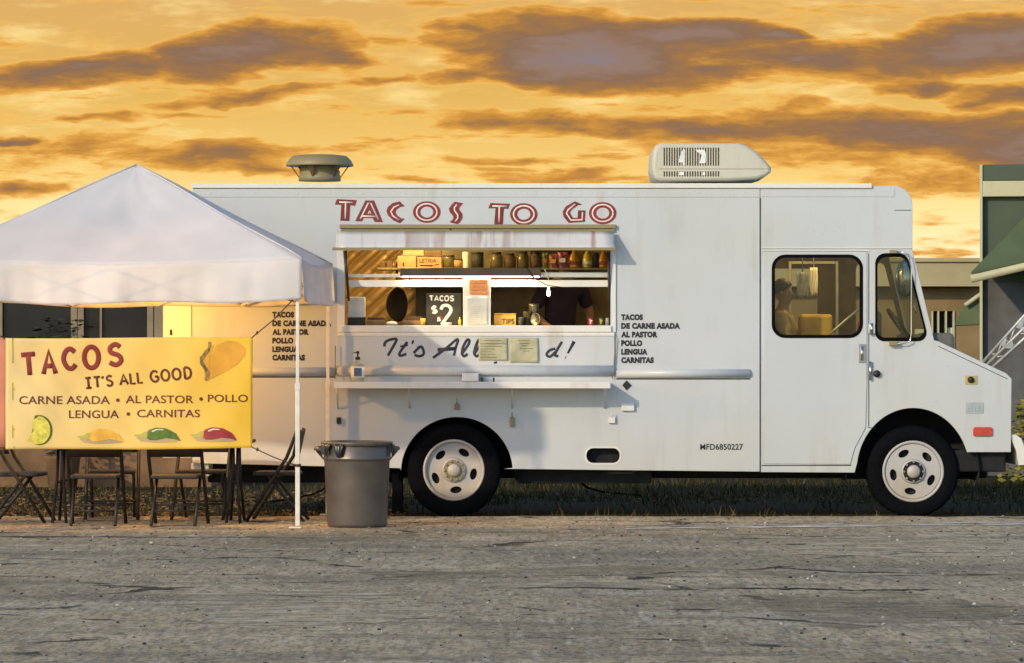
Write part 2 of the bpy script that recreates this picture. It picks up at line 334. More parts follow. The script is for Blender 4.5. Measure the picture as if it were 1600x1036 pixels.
        if bevel:
            q = o.modifiers.new('bevel', 'BEVEL'); q.width = bevel; q.segments = 2; q.limit_method = 'ANGLE'; q.angle_limit = R(40)
        if subsurf:
            q = o.modifiers.new('sub', 'SUBSURF'); q.levels = q.render_levels = subsurf
        return o

def thing(name, label, cat, loc=(0, 0, 0), rz=0.0, group=None):
    o = bpy.data.objects.new(name, None); COL.objects.link(o); o.location = loc; o.rotation_euler = (0, 0, rz); o.empty_display_size = .2
    return tag(o, label, cat, group)
def tag(o, label, cat, group=None):
    o['label'] = label; o['category'] = cat
    if group: o['group'] = group
    return o
def part_label(o, label): o['label'] = label; return o
def structure(o): o['kind'] = 'structure'; return o
def copy_tree(o, parent=None):
    c = o.copy(); COL.objects.link(c); c.parent = parent
    for ch in list(o.children): copy_tree(ch, c)
    return c
def pp(lst, y=0.0, ox=0, oy=0, k=1.0): return [at(ox + p[0] / k, oy + p[1] / k, y) for p in lst]
def arc(cx, cy, rx, ry, a0, a1, n): return [(cx + rx * cos(R(a0 + (a1 - a0) * i / n)), cy - ry * sin(R(a0 + (a1 - a0) * i / n))) for i in range(n + 1)]
def ell(cx, cy, rx, ry, n=48): return arc(cx, cy, rx, ry, 0, 360 - 360 / n, n - 1)
def rrect(x0, y0, x1, y1, r, n=6):
    return arc(x1 - r, y0 + r, r, r, 0, 90, n) + arc(x0 + r, y0 + r, r, r, 90, 180, n) + arc(x0 + r, y1 - r, r, r, 180, 270, n) + arc(x1 - r, y1 - r, r, r, 270, 360, n)

def skin_body(name, verts, edges, root, m, parent, sub=2):
    """one continuous surface grown along a skeleton: verts = {key:(pos, rx, ry)}"""
    keys = list(verts); me = bpy.data.meshes.new(name)
    me.from_pydata([Vector(verts[k][0]) for k in keys], [(keys.index(a), keys.index(b)) for a, b in edges], [])
    o = bpy.data.objects.new(name, me); COL.objects.link(o)
    sk = o.modifiers.new('skin', 'SKIN'); sk.use_smooth_shade = True
    for i, k in enumerate(keys):
        v = me.skin_vertices[0].data[i]; v.radius = verts[k][1:3]; v.use_root = (k == root)
    ss_ = o.modifiers.new('s', 'SUBSURF'); ss_.levels = ss_.render_levels = sub
    dg = bpy.context.evaluated_depsgraph_get(); dg.update()
    me2 = bpy.data.meshes.new_from_object(o.evaluated_get(dg)); bpy.data.objects.remove(o); bpy.data.meshes.remove(me)
    me2.shade_smooth(); me2.materials.clear(); me2.materials.append(m); me2.name = name
    o = bpy.data.objects.new(name, me2); COL.objects.link(o); o.parent = parent
    return o
# ------------------------------------------------------------------ ground
def ground_mats():
    def base(name):
        m = bpy.data.materials.new(name); m.use_nodes = True; nt = m.node_tree
        return m, nt, nt.nodes.new, nt.links.new, nt.nodes['Principled BSDF']
    # asphalt: worn, gravelly, patched, cracked
    m, nt, N, L, b = base('asphalt'); tc = N('ShaderNodeTexCoord')
    def nz(scale, st=(1, 1, 1), detail=6, lo=.35, hi=.65, off=0, rough=.6):
        mp = N('ShaderNodeMapping'); L(tc.outputs['Object'], mp.inputs[0]); mp.inputs['Scale'].default_value = st; mp.inputs['Location'].default_value = (off, off, 0)
        n = N('ShaderNodeTexNoise'); L(mp.outputs[0], n.inputs['Vector']); n.inputs['Scale'].default_value = scale; n.inputs['Detail'].default_value = detail; n.inputs['Roughness'].default_value = rough
        r = N('ShaderNodeMapRange'); L(n.outputs['Fac'], r.inputs[0]); r.inputs[1].default_value = lo; r.inputs[2].default_value = hi; return r.outputs[0]
    def mth(op, a, k):
        n = N('ShaderNodeMath'); n.operation = op; L(a, n.inputs[0])
        if isinstance(k, (int, float)): n.inputs[1].default_value = k
        else: L(k, n.inputs[1])
        return n.outputs[0]
    def mix(f, a, c, bt='MIX'):
        n = N('ShaderNodeMix'); n.data_type = 'RGBA'; n.blend_type = bt; L(f, n.inputs[0])
        for i, q in ((6, a), (7, c)):
            if isinstance(q, tuple): n.inputs[i].default_value = (*q[:3], 1)
            else: L(q, n.inputs[i])
        return n.outputs[2]
    c = mix(nz(.55, (.6, .7, 1), 8), (.34, .255, .135), (.62, .48, .28))
    c = mix(mth('MULTIPLY', nz(1.3, (.3, 1, 1), 6, .5, .62, 4), .6), c, (.17, .145, .095))
    c = mix(mth('MULTIPLY', nz(.8, (.35, 1.3, 1), 5, .55, .68, 9), .6), c, (.66, .58, .42))
    c = mix(mth('MULTIPLY', nz(5, (1, .16, 1), 8, .46, .6, 2, .75), .5), c, (.19, .155, .10))
    c = mix(mth('MULTIPLY', nz(11, (1, .12, 1), 8, .53, .64, 12, .75), .55), c, (.66, .58, .44))
    c = mix(mth('MULTIPLY', nz(24, (1, .10, 1), 7, .50, .60, 22, .75), .6), c, (.12, .105, .08))
    vo = N('ShaderNodeTexVoronoi'); L(tc.outputs['Object'], vo.inputs['Vector']); vo.inputs['Scale'].default_value = 42
    c = mix(mth('MULTIPLY', mth('GREATER_THAN', mth('MULTIPLY', vo.outputs['Color'], 1.0), .6), .38), c, (.48, .45, .36))
    vo2 = N('ShaderNodeTexVoronoi'); L(tc.outputs['Object'], vo2.inputs['Vector']); vo2.inputs['Scale'].default_value = 30
    c = mix(mth('MULTIPLY', mth('LESS_THAN', mth('MULTIPLY', vo2.outputs['Color'], 1.0), .34), .45), c, (.10, .09, .07))
    # cracks
    wp = N('ShaderNodeTexNoise'); L(tc.outputs['Object'], wp.inputs['Vector']); wp.inputs['Scale'].default_value = 1.1; wp.inputs['Detail'].default_value = 6
    wv = N('ShaderNodeVectorMath'); wv.operation = 'MULTIPLY_ADD'; L(wp.outputs['Color'], wv.inputs[0]); wv.inputs[1].default_value = (.9, .9, 0); L(tc.outputs['Object'], wv.inputs[2])
    mp = N('ShaderNodeMapping'); L(wv.outputs[0], mp.inputs[0]); mp.inputs['Scale'].default_value = (.3, .42, 1)
    vc = N('ShaderNodeTexVoronoi'); vc.feature = 'DISTANCE_TO_EDGE'; L(mp.outputs[0], vc.inputs['Vector']); vc.inputs['Scale'].default_value = 1.0
    cr = mth('MULTIPLY', mth('LESS_THAN', vc.outputs['Distance'], .017), nz(1.2, (1, 1, 1), 4, .48, .56, 7))
    c = mix(mth('MULTIPLY', cr, .85), c, (.018, .017, .016))
    L(c, b.inputs['Base Color']); b.inputs['Roughness'].default_value = .93; b.inputs['Specular IOR Level'].default_value = .1
    bp = N('ShaderNodeBump'); bp.inputs['Strength'].default_value = .7; bp.inputs['Distance'].default_value = .01
    L(mth('SUBTRACT', mth('ADD', nz(45, (1, 1, 1), 5, 0, 1), mth('MULTIPLY', nz(6, (1, 1, 1), 5, 0, 1, 5), 1.6)), mth('MULTIPLY', cr, 1.5)), bp.inputs['Height']); L(bp.outputs[0], b.inputs['Normal'])
    asphalt = m
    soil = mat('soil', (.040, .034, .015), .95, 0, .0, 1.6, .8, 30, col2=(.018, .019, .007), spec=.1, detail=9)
    return asphalt, soil
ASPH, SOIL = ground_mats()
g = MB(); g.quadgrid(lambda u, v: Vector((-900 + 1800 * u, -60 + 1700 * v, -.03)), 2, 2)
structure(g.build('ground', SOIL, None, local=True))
EDGE = -.36
def edge_y(x): return EDGE + .05 * sin(x * 2.3) + .035 * sin(x * 7.1 + 1) + .02 * sin(x * 17.3) + .012 * sin(x * 41)
g = MB(); nx = 700
rows = [[], [], []]
for i in range(nx + 1):
    x = -30 + 60 * i / nx
    rows[0].append(g.b.verts.new((x, -60, 0))); rows[1].append(g.b.verts.new((x, edge_y(x), 0))); rows[2].append(g.b.verts.new((x, edge_y(x) + .06, -.045)))
for r_ in range(2):
    for i in range(nx): g.b.faces.new((rows[r_][i], rows[r_][i + 1], rows[r_ + 1][i + 1], rows[r_ + 1][i]))
structure(g.build('asphalt_road', ASPH, None, local=True))

# grass, weeds and dead leaves on the verge
rnd = random.Random(3); g = MB(); bm = g.b
def blade(x, y, h, w, mi):
    a = rnd.uniform(0, 2 * pi); dx, dy = cos(a) * w, sin(a) * w; lx, ly = rnd.uniform(-.6, .6) * h, rnd.uniform(-.6, .6) * h
    v = [bm.verts.new((x - dx, y - dy, -.03)), bm.verts.new((x + dx, y + dy, -.03)), bm.verts.new((x + lx, y + ly, -.03 + h))]
    f = bm.faces.new(v); f.material_index = mi
for i in range(26000):
    x = rnd.uniform(-7.5, 8.5); y = edge_y(x) + .03 + rnd.random() ** 1.6 * 10
    dry = .5 + .4 * sin(x * .9 + sin(y * 1.3)) ; k = .5 + .5 * sin(x * 2.1 + y * 3.3) * sin(y * 1.9 - x)
    lf = max(0, min(1, (-x - .3) / 1.5)); dry = max(dry, lf * 1.45)
    if (k < .25 and rnd.random() < .7) or rnd.random() < lf * .55: continue
    if x > -1.2 and x < 5.2 and y < 3.2 + .7 * sin(x * 3) + .5 * sin(x * 7.3) and rnd.random() < .88: continue
    k *= 1 - .9 * lf
    blade(x, y, rnd.uniform(.025, .085) * (1 + .8 * k) * (1 if y > .2 else .7), rnd.uniform(.004, .009), 1 if rnd.random() < dry * .6 else 0)
for i in range(3200):
    x = rnd.uniform(-7, 8) if rnd.random() < .4 else rnd.uniform(-6, -.5); y = edge_y(x) + .02 + rnd.random() * 6; s_ = rnd.uniform(.015, .04)
    if x > -1.0 and y < 2.5: continue
    a = rnd.uniform(0, 6.3); z = -.015 + rnd.random() * .02
    vs = [bm.verts.new((x + s_ * cos(a + k * pi / 2) * (1, .5, 1, .5)[k], y + s_ * sin(a + k * pi / 2) * (1, .5, 1, .5)[k], z + rnd.uniform(-.008, .02))) for k in range(4)]
    f = bm.faces.new(vs); f.material_index = 2
gr = g.build('grass', [mat('grass_green', (.032, .034, .007), .95, 0, .4, 4, spec=.08), mat('grass_dry', (.13, .095, .03), .95, 0, .3, 4, spec=.08), mat('dead_leaf', (.22, .135, .055), .95, 0, .5, 6, spec=.08)], None, local=True)
gr['kind'] = 'stuff'; gr['label'] = 'patchy grass, weeds and dead leaves along the asphalt edge'
# worn patches and an old painted line on the asphalt
def road_mat(name, c1, c2, lo, hi, sc, st):
    m = mat(name, c1, .93, 0, 0, 5, .6, 30, col2=c2, spec=.1, detail=8); nt = m.node_tree; N = nt.nodes.new; L = nt.links.new
    tc = N('ShaderNodeTexCoord'); mp = N('ShaderNodeMapping'); mp.inputs['Scale'].default_value = st; L(tc.outputs['Object'], mp.inputs[0])
    n = N('ShaderNodeTexNoise'); n.inputs['Scale'].default_value = sc; n.inputs['Detail'].default_value = 8; n.inputs['Roughness'].default_value = .7; L(mp.outputs[0], n.inputs['Vector'])
    r = N('ShaderNodeMapRange'); r.inputs[1].default_value = lo; r.inputs[2].default_value = hi; L(n.outputs['Fac'], r.inputs[0]); L(r.outputs[0], nt.nodes['Principled BSDF'].inputs['Alpha']); return m
PATCH_D = road_mat('patch_dark', (.36, .30, .19), (.27, .225, .145), .42, .70, 3, (.6, 1, 1)); PATCH_L = road_mat('patch_pale', (.80, .69, .48), (.56, .47, .31), .46, .70, 3, (.6, 1, 1)); LINE = road_mat('worn_line', (.80, .76, .66), (.6, .55, .45), .42, .56, 5, (.5, 1, 1))
def road_patch(name, pts, m, z):
    g = MB(); ps = []
    for i, (px, py) in enumerate(pts):
        d = H * F / (py - HOR); ps.append(Vector(((px - 800) * d / F, d - D, z)))
    out = []
    for i in range(len(ps)):
        a, b_ = ps[i], ps[(i + 1) % len(ps)]
        for k in range(14): p = a.lerp(b_, k / 14); p += Vector((rnd.uniform(-.06, .06), rnd.uniform(-1, 1) * (.025 if name == 'tar_seam' else .12), 0)); out.append(p)
    g.b.faces.new([g.b.verts.new(p) for p in out]); bmesh.ops.triangulate(g.b, faces=g.b.faces[:]); structure(g.build(name, m, None, local=True))
road_patch('road_patch', [(560, 893), (980, 884), (1330, 896), (1340, 904), (1000, 902), (600, 905)], PATCH_D, .004)
road_patch('road_patch', [(780, 906), (1060, 906), (1060, 919), (700, 918)], PATCH_L, .0045)
road_patch('road_patch', [(380, 838), (640, 832), (700, 842), (420, 850)], PATCH_D, .0042)
road_patch('road_patch', [(-60, 852), (90, 850), (140, 858), (-60, 872)], PATCH_L, .004)
road_patch('road_patch', [(1180, 838), (1680, 836), (1680, 872), (1250, 868)], PATCH_L, .004)
road_patch('road_patch', [(250, 930), (560, 915), (700, 960), (400, 1000)], PATCH_L, .004)
road_patch('road_patch', [(1150, 930), (1420, 925), (1640, 960), (1300, 985)], PATCH_D, .004)
road_patch('painted_line', [(980, 823), (1680, 815), (1680, 820), (980, 827)], LINE, .005)
TAR = road_mat('tar', (.10, .088, .068), (.06, .053, .042), .40, .54, 2, (.5, 1, 1))
def road_strip(name, pts, w, z):
    g = MB(); ps = []
    for px, py in pts: d = H * F / (py - HOR); ps.append(Vector(((px - 800) * d / F, d - D, z)))
    out = []
    for a, b_ in zip(ps[:-1], ps[1:]):
        for k in range(16): out.append(a.lerp(b_, k / 16))
    out.append(ps[-1]); L_, R_ = [], []; n = len(out)
    for i_, p in enumerate(out):
        j_ = Vector((0, rnd.uniform(-.05, .05) + .06 * sin(p.x * 5), 0)); ww = w * rnd.uniform(.4, 1.3) * min(1, 6 * i_ / n + .1, 6 * (n - i_) / n + .05)
        L_.append(g.b.verts.new(p + j_ + Vector((0, ww / 2, 0)))); R_.append(g.b.verts.new(p + j_ - Vector((0, ww / 2, 0))))
    for i_ in range(n - 1): g.b.faces.new((L_[i_], L_[i_ + 1], R_[i_ + 1], R_[i_]))
    structure(g.build(name, TAR, None, local=True))
road_strip('tar_seam', [(740, 919.5), (1000, 920), (1260, 921), (1520, 923.5)], .11, .0055)
road_strip('tar_seam', [(-40, 952), (40, 951), (110, 949), (140, 944), (165, 930)], .14, .0055)
road_strip('tar_seam', [(-40, 839), (250, 840), (520, 841.5)], .10, .0055)
road_strip('tar_seam', [(840, 828), (1000, 829), (1150, 828)], .12, .0055)
# loose chips of stone on the asphalt
g = MB(); bm = g.b
for i in range(5200):
    y = -30 + 29.6 * rnd.random() ** .7; x = rnd.uniform(-5.6, 5.6); s_ = rnd.choice((.002, .003, .004, .005, .008)) * rnd.uniform(.8, 1.5)
    r_ = bmesh.ops.create_cube(bm, size=1)
    a = Matrix.Rotation(rnd.uniform(0, 6), 3, 'Z') @ Matrix.Rotation(rnd.uniform(0, 6), 3, 'X')
    mi = rnd.choice((0, 0, 0, 1, 1, 1, 2))
    for v in r_['verts']: v.co = a @ Vector((v.co.x * s_ * 1.8 + rnd.uniform(-.3, .3) * s_, v.co.y * s_ * 1.3, v.co.z * s_ * .9)) + Vector((x, y, s_ * .35))
    for f in {f for v in r_['verts'] for f in v.link_faces}: f.material_index = mi
gv = g.build('gravel', [mat('chip_grey', (.2, .19, .16), .9), mat('chip_dark', (.045, .042, .038), .9), mat('chip_pale', (.5, .46, .36), .9)], None, local=True)
gv['kind'] = 'stuff'; gv['label'] = 'loose stone chips and grit scattered over the worn asphalt'

# ------------------------------------------------------------------ buildings behind
def quad_box(mb, x0, y0, x1, y1, Y, depth, proud=0.0):
    a = at(x0, y0, Y); c = at(x1, y1, Y); mb.box(a.x, c.x, Y - proud, Y + depth, c.z, a.z)
    return mb
YL = 8.0
lb = thing('shop_building', 'low shop with dark windows and brown base wall behind the canopy', 'building', (at(80, 0, YL).x, YL, 0))
w = MB(); a = at(-420, 0, YL); c = at(330, 0, YL)
w.box(a.x, c.x, YL, YL + 5, -.2, .95); w.box(c.x - .5, c.x, YL, YL + 5, .95, 2.45); w.build('wall', M['bwall'], lb)
w = MB(); w.box(a.x - .1, c.x + .1, YL - .25, YL + 5, 2.45, 2.74); w.build('fascia', M['bshade'], lb, .02)
def shop_win(x0, x1, extra=()):
    p, q = at(x0, 0, YL), at(x1, 0, YL)
    f = MB(); f.box(p.x, p.x + .07, YL - .05, YL + .1, .95, 2.45); f.box(q.x - .07, q.x, YL - .05, YL + .1, .95, 2.45); f.box(p.x + .07, q.x - .07, YL - .05, YL + .1, .95, 1.02); f.box(p.x + .07, q.x - .07, YL - .05, YL + .1, 2.38, 2.45)
    for e in extra:
        ex = at(e, 0, YL).x; f.box(ex - .012, ex + .012, YL - .03, YL + .08, 1.02, 2.38)
    fo = f.build('window', M['bframe'], lb)
    MB().box(p.x + .07, q.x - .07, YL + .02, YL + .04, 1.02, 2.38).build('pane', M['dglass'], fo)
shop_win(-300, -5); shop_win(-5, 121); shop_win(122, 240, (158,))
w = MB(); p, q = at(240, 0, YL), at(262, 0, YL); w.box(p.x + .01, q.x + .05, YL - .04, YL + .2, .95, 2.45); w.build('door_jamb', M['bframe'], lb)
# a pale notice and a planter seen in the shop windows
pl = thing('potted_plant', 'dark bushy potted plant standing before the shop window', 'plant', (at(98, 0, 7.4).x, 7.4, -.03))
MB().lathe([(.16, 0), (.2, .35), (.22, .38), (.19, .38), (.18, .34)], (pl.location.x, 7.4, -.03)).build('pot', M['bwall'], pl)
g = MB()
for i in range(420):
    a_, r_, h_ = rnd.uniform(0, 6.3), rnd.random() ** .5 * .30, rnd.uniform(.3, 1.95)
    c_ = pl.location + Vector((r_ * cos(a_) * (1.2 if h_ > 1.2 else .6), r_ * sin(a_), h_)); s_ = rnd.uniform(.04, .08)
    n_ = Matrix.Rotation(rnd.uniform(0, 6), 3, 'Z') @ Matrix.Rotation(rnd.uniform(-1, 1), 3, 'X')
    g.b.faces.new([g.b.verts.new(c_ + n_ @ Vector(q)) for q in ((-s_, 0, 0), (0, -s_ * .35, 0), (s_, 0, s_ * .3), (0, s_ * .35, 0))])
g.build('foliage', mat('plant_leaf', (.02, .022, .008), .8, 0, .5, 10), pl)
MB().tube([pl.location + Vector((0, 0, .3)), pl.location + Vector((.03, 0, 1.7))], .015, 6).build('stem', M['bark'], pl)

YB = 24.0
bb = thing('stucco_building', 'beige flat roofed building with a deep fascia beyond the truck nose', 'building', (at(1450, 0, YB).x, YB, 0))
quad_box(MB(), 1180, 404, 1534, 410, YB, 6, .45).build('roof_cap', M['stucco'], bb)
quad_box(MB(), 1180, 410.5, 1533, 448, YB, 6, .4).build('fascia', M['stucco'], bb)
w = MB(); quad_box(w, 1180, 448.5, 1456, 702, YB, 6); quad_box(w, 1492, 448.5, 1620, 702, YB, 6); quad_box(w, 1456, 448.5, 1492, 486, YB, 6); w.build('wall', M['stuccod'], bb)
f = MB()
for x in (1456.5, 1466, 1478, 1490): quad_box(f, x - 1.2, 486, x + 1.2, 640, YB, .1, .03)
fo = f.build('window', M['cream2'], bb); quad_box(MB(), 1456, 486, 1492, 640, YB + .12, .03).build('pane', M['dglass'], fo)
quad_box(MB(), 1480, 512, 1488, 548, YB + .06, .02).build('poster', M['paper'], bb)

YG = 12.0
gb = thing('green_storefront', 'dark green shop front with cream band and sloping green awning', 'building', (at(1640, 0, YG).x, YG, 0))
gb.location.x = at(1535.7, 0, YG).x
quad_box(MB(), 1536, 258, 1760, 283, YG, 4, .1).build('parapet', M['green'], gb, .01)
quad_box(MB(), 1536, 283.4, 1760, 308, YG, 4, .12).build('cream_band', M['cream2'], gb, .01)
quad_box(MB(), 1536, 308.4, 1760, 440, YG, 4).build('upper_wall', M['green'], gb)
quad_box(MB(), 1536, 440.4, 1760, 760, YG, 4).build('lower_wall', M['slate'], gb)
quad_box(MB(), 1531.5, 258, 1535.7, 760, YG, .2, .12).build('corner_post', M['cream2'], gb)
g = MB(); p0, p1, p2, p3 = at(1541, 424, YG), at(1640, 300, YG), at(1800, 300, YG), at(1800, 372, YG - 1.1)
p4 = at(1541, 427, YG - 1.1)
v = [g.b.verts.new(q) for q in (p0 + Vector((0, -.01, 0)), p1 + Vector((0, -.01, 0)), p2 + Vector((0, -.01, 0)), p3, p4)]
g.b.faces.new((v[0], v[1], v[4])); g.b.faces.new((v[1], v[2], v[3], v[4])); g.build('awning', M['greenl'], gb, solid=.03)
g = MB(); q0, q1 = at(1541, 436, YG - 1.12), at(1800, 376, YG - 1.12)
g.tube([q0, q1], .055, 6); g.build('awning_edge', M['cream2'], gb)
g = MB(); s0, s1, s2, s3 = at(1500, 478, YG + .3), at(1532, 458, YG + .3), at(1532, 507, YG + .2), at(1488, 509, YG + .2)
v = [g.b.verts.new(q) for q in (s0, s1, s2, s3)]; g.b.faces.new(v); aw = g.build('side_awning', M['greenl'], gb, solid=.03)
MB().tube([at(1504, 477, YG + .2), at(1532, 457, YG + .2)], .03, 6).build('awning_edge', M['cream2'], gb)

gb.rotation_euler.z = R(-9.5)
# pale lattice arm beyond the bonnet
YT = 6.0
tr = thing('lattice_arm', 'pale galvanised lattice arm slanting up beyond the truck bonnet', 'lattice arm', (at(1680, 0, YT).x, YT, -.03))
ch = [((1528, 575), (1690, 392)), ((1530, 582), (1690, 424)), ((1540, 584), (1690, 448))]
for (a_, b_) in ch: MB().tube([at(*a_, YT), at(*b_, YT)], .018, 8).build('chord', M['gall'], tr)
g = MB()
for i in range(7):
    t0, t1 = .12 + i * .12, .12 + (i + .5) * .12
    L1 = lambda t, k: at(*ch[k][0], YT).lerp(at(*ch[k][1], YT), t)
    g.tube([L1(t0, 0), L1(t1, 1)], .011, 6); g.tube([L1(t1, 1), L1(t0 + .12, 0)], .011, 6)
    g.tube([L1(t0 + .03, 1), L1(t1 + .03, 2)], .011, 6)
g.build('bracing', M['gall'], tr)
g = MB()
for i in range(4):
    t0 = .2 + i * .17
    for k in (0, 1):
        p, q, r_ = L1(t0 + .04 * k, k), L1(t0 + .08 + .04 * k, k), L1(t0 + .05 + .04 * k, k + 1)
        v = [g.b.verts.new(z_ + Vector((0, -.012, 0))) for z_ in (p, q, r_)]; g.b.faces.new(v)
g.build('gusset', M['gall'], tr, solid=.006)
MB().tube([at(1688, 400, YT), Vector((at(1688, 0, YT).x, YT, -.03))], .04, 8).build('post', M['gall'], tr)

def bush(px, Y, w_, h_, label, n=700):
    c0 = Vector((at(px, 0, Y).x, Y, -.03)); t = thing('bush', label, 'bush', c0)
    g = MB()
    for i in range(n):
        a_, e_ = rnd.uniform(0, 6.3), rnd.uniform(.05, 1); rr = w_ * (1 - e_ ** 3) ** .5 * rnd.uniform(.5, 1.05)
        c_ = c0 + Vector((rr * cos(a_), rr * sin(a_), h_ * e_)); s_ = rnd.uniform(.03, .07)
        n_ = Matrix.Rotation(rnd.uniform(0, 6), 3, 'Z') @ Matrix.Rotation(rnd.uniform(-1.2, 1.2), 3, 'X')
        g.b.faces.new([g.b.verts.new(c_ + n_ @ Vector(q)) for q in ((-s_, 0, 0), (0, -s_ * .5, 0), (s_, 0, s_ * .3), (0, s_ * .5, 0))])
    g.build('foliage', M['leaf'], t)
    g = MB()
    for k in range(5): g.tube([c0, c0 + Vector((w_ * .5 * cos(k * 1.3), w_ * .5 * sin(k * 1.3), h_ * .8))], [.02, .008], 6)
    g.build('stem', M['bark'], t)
bush(1620, 8.5, .42, 1.05, 'yellow green bush beside the front bumper, before the green shop')
# ------------------------------------------------------------------ the food truck
TW = 2.25
T = thing('food_truck', 'white step van food truck with an open serving window', 'food truck', (at(900, 0).x, TW / 2, -.03))
XR = at(301, 0).x
# near wall of the box
win = [(538, 388), (956, 388), (956, 519), (538, 519)]
side = [(301, 297), (1187, 297), (1187, 736.5), (801, 732)] + arc(714, 738, 88, 87, 4, 176, 30) + [(626, 731), (301, 723)]
oval = rrect(916, 700, 969, 724, 11)
MB().plate([pp(side), pp(win), pp(oval)], 0, .035, .004).build('side_wall', M['white'], T)
cabside = [(1188, 291), (1395, 291)] + arc(1396, 320, 29, 29, 75, 0, 8) + [(1425, 390), (1459, 532), (1466, 534), (1572, 584), (1580, 592), (1579, 706), (1514, 706)] + arc(1427, 737, 89, 100, 18, 172, 30) + [(1335, 738), (1188, 737)]
qwin = [(1369, 418)] + arc(1384, 413, 15, 15, 180, 90, 5) + [(1400, 398)] + arc(1404, 414, 16, 16, 80, 20, 4) + [(1446, 515)] + arc(1433, 519, 13, 12, 0, -80, 5) + [(1384, 531)] + arc(1382, 518, 13, 13, -95, -178, 5)
dhole = rrect(1200, 395, 1352, 533, 10)
MB().plate([pp(cabside, .006), pp(qwin, .006), pp(dhole, .006)], .006, .035, .004).build('cab_side', M['white'], T)
# far wall, roof, tail, cab front
farw = [(301, 297), (1187, 297), (1187, 736), (301, 723)]
def shift(lst, dx=0): return [Vector((p.x + dx, 0, p.z)) for p in lst]
MB().plate([shift(pp(farw)), shift(pp([(1150, 300), (1186, 300), (1186, 301), (1150, 301)]))], TW - .035, .035).build('far_wall', M['white'], T)
fardoor = [(1236, 412), (1306, 412), (1306, 520), (1236, 520)]
MB().plate([shift(pp([p for p in cabside])), shift(pp(fardoor)), shift(pp(qwin))], TW - .03, .03).build('far_cab_side', M['white'], T)
rz = at(0, 297).z
MB().box(XR, at(1398, 0).x, .036, TW - .036, rz - .03, rz + .03).build('roof', M['white'], T)
MB().box(XR - .002, XR + .03, .036, TW - .036, at(0, 723).z, rz - .031).build('rear_wall', M['white'], T)
def loft(pts, y0, y1):
    g = MB(); n = len(pts)
    a = [g.b.verts.new((p.x, y0, p.z)) for p in pts]; b_ = [g.b.verts.new((p.x, y1, p.z)) for p in pts]
    for i in range(n - 1): g.b.faces.new((a[i], a[i + 1], b_[i + 1], b_[i]))
    return g
loft(pp([(1386, 291.5), (1400, 291)] + arc(1396, 320, 29, 29, 75, 0, 8) + [(1425, 330)]), .045, TW - .035).build('roof_cap', M['white'], T, smooth=True, solid=.01)
loft(pp([(1424.6, 330.5), (1424.6, 389)]), .045, TW - .035).build('cab_front', M['white'], T, solid=.01)
loft(pp([(1425, 390), (1459, 531)]), .05, TW - .04).build('windscreen', M['glass'], T)
loft(pp([(1459, 532.5), (1466, 534.5), (1572, 584.5), (1579.5, 592), (1579, 705)]), .045, TW - .035).build('bonnet', M['white'], T, .01, solid=.012)
MB().box(at(1450, 0).x, at(1574, 0).x, .1, TW - .1, at(0, 738).z, at(0, 704).z).build('front_valance', M['dark'], T, .02)
# roof gutter and cove
MB().box(XR - .01, at(1362, 0).x, -.022, .05, at(0, 294).z, at(0, 286.5).z).build('roof_gutter', M['trim'], T, .004)
MB().box(XR, at(1187, 0).x, -.006, .03, at(0, 308).z, at(0, 295).z).build('roof_cove', M['white'], T, .002)
MB().box(at(1190, 0).x, at(1398, 0).x, .001, .03, at(0, 307.5).z, at(0, 295).z).build('roof_cove', M['white'], T, .002)
g = MB()
for i in range(52):
    x = at(312 + i * 17, 0).x; g.b.verts.ensure_lookup_table(); g.lathe([(0, -.0105), (.004, -.0095), (.006, -.0062)], (x, 0, at(0, 302).z), 'y', 8)
g.build('rivet_row', M['trim'], T)
# seams on the cab
g = MB()
for (x0, y0, x1, y1) in ((1190, 387, 1424, 388.3), (1190, 391, 1358, 392.2), (1190, 395, 1352, 395.6)): 
    a, c = at(x0, y0), at(x1, y1); g.box(a.x, c.x, -.006, .03, c.z, a.z)
g.build('drip_rail', M['trim'], T, .002)
g = MB()
for (x0, y0, x1, y1) in ((1186.8, 309, 1188.3, 737), (1398, 328, 1424, 329), (1357, 396, 1358.2, 668), (1190, 726.6, 1330, 728)):
    a, c = at(x0, y0), at(x1, y1); g.box(a.x, c.x, -.0012 if x0 < 1187 else .0045, .02, c.z, a.z)
for (a, b_) in (((1466, 541), (1574, 592)), ((1357, 668), (1369, 670))): g.tube([at(*a, .005), at(*b_, .005)], .003, 4)
g.build('panel_seam', M['dark'], T)
# rub rail
def rail(x0, x1, y0, y1, yb, name='rub_rail'):
    a, c = at(x0, y0), at(x1, y1); zc, hh = (a.z + c.z) / 2, (a.z - c.z) / 2; g = MB()
    prof = [(yb + .02, zc - hh)] + [(yb - .036 * cos(R(t)), zc + hh * sin(R(t))) for t in range(-80, 81, 20)] + [(yb + .02, zc + hh)]
    A = [g.b.verts.new((a.x, p[0], p[1])) for p in prof]; B = [g.b.verts.new((c.x, p[0], p[1])) for p in prof]
    for i in range(len(prof) - 1): g.b.faces.new((A[i], A[i + 1], B[i + 1], B[i])).smooth = True
    g.b.faces.new(A); g.b.faces.new(B[::-1]); return g.build(name, M['white'], T)
rail(301, 524, 574, 587, 0); rail(963, 1172, 577, 590, 0)
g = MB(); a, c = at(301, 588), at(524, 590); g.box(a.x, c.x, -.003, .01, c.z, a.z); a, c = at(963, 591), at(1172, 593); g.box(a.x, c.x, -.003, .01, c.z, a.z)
g.build('rail_shadow_strip', M['dark'], T)  # dark strips drawn as the shade line below the rub rails
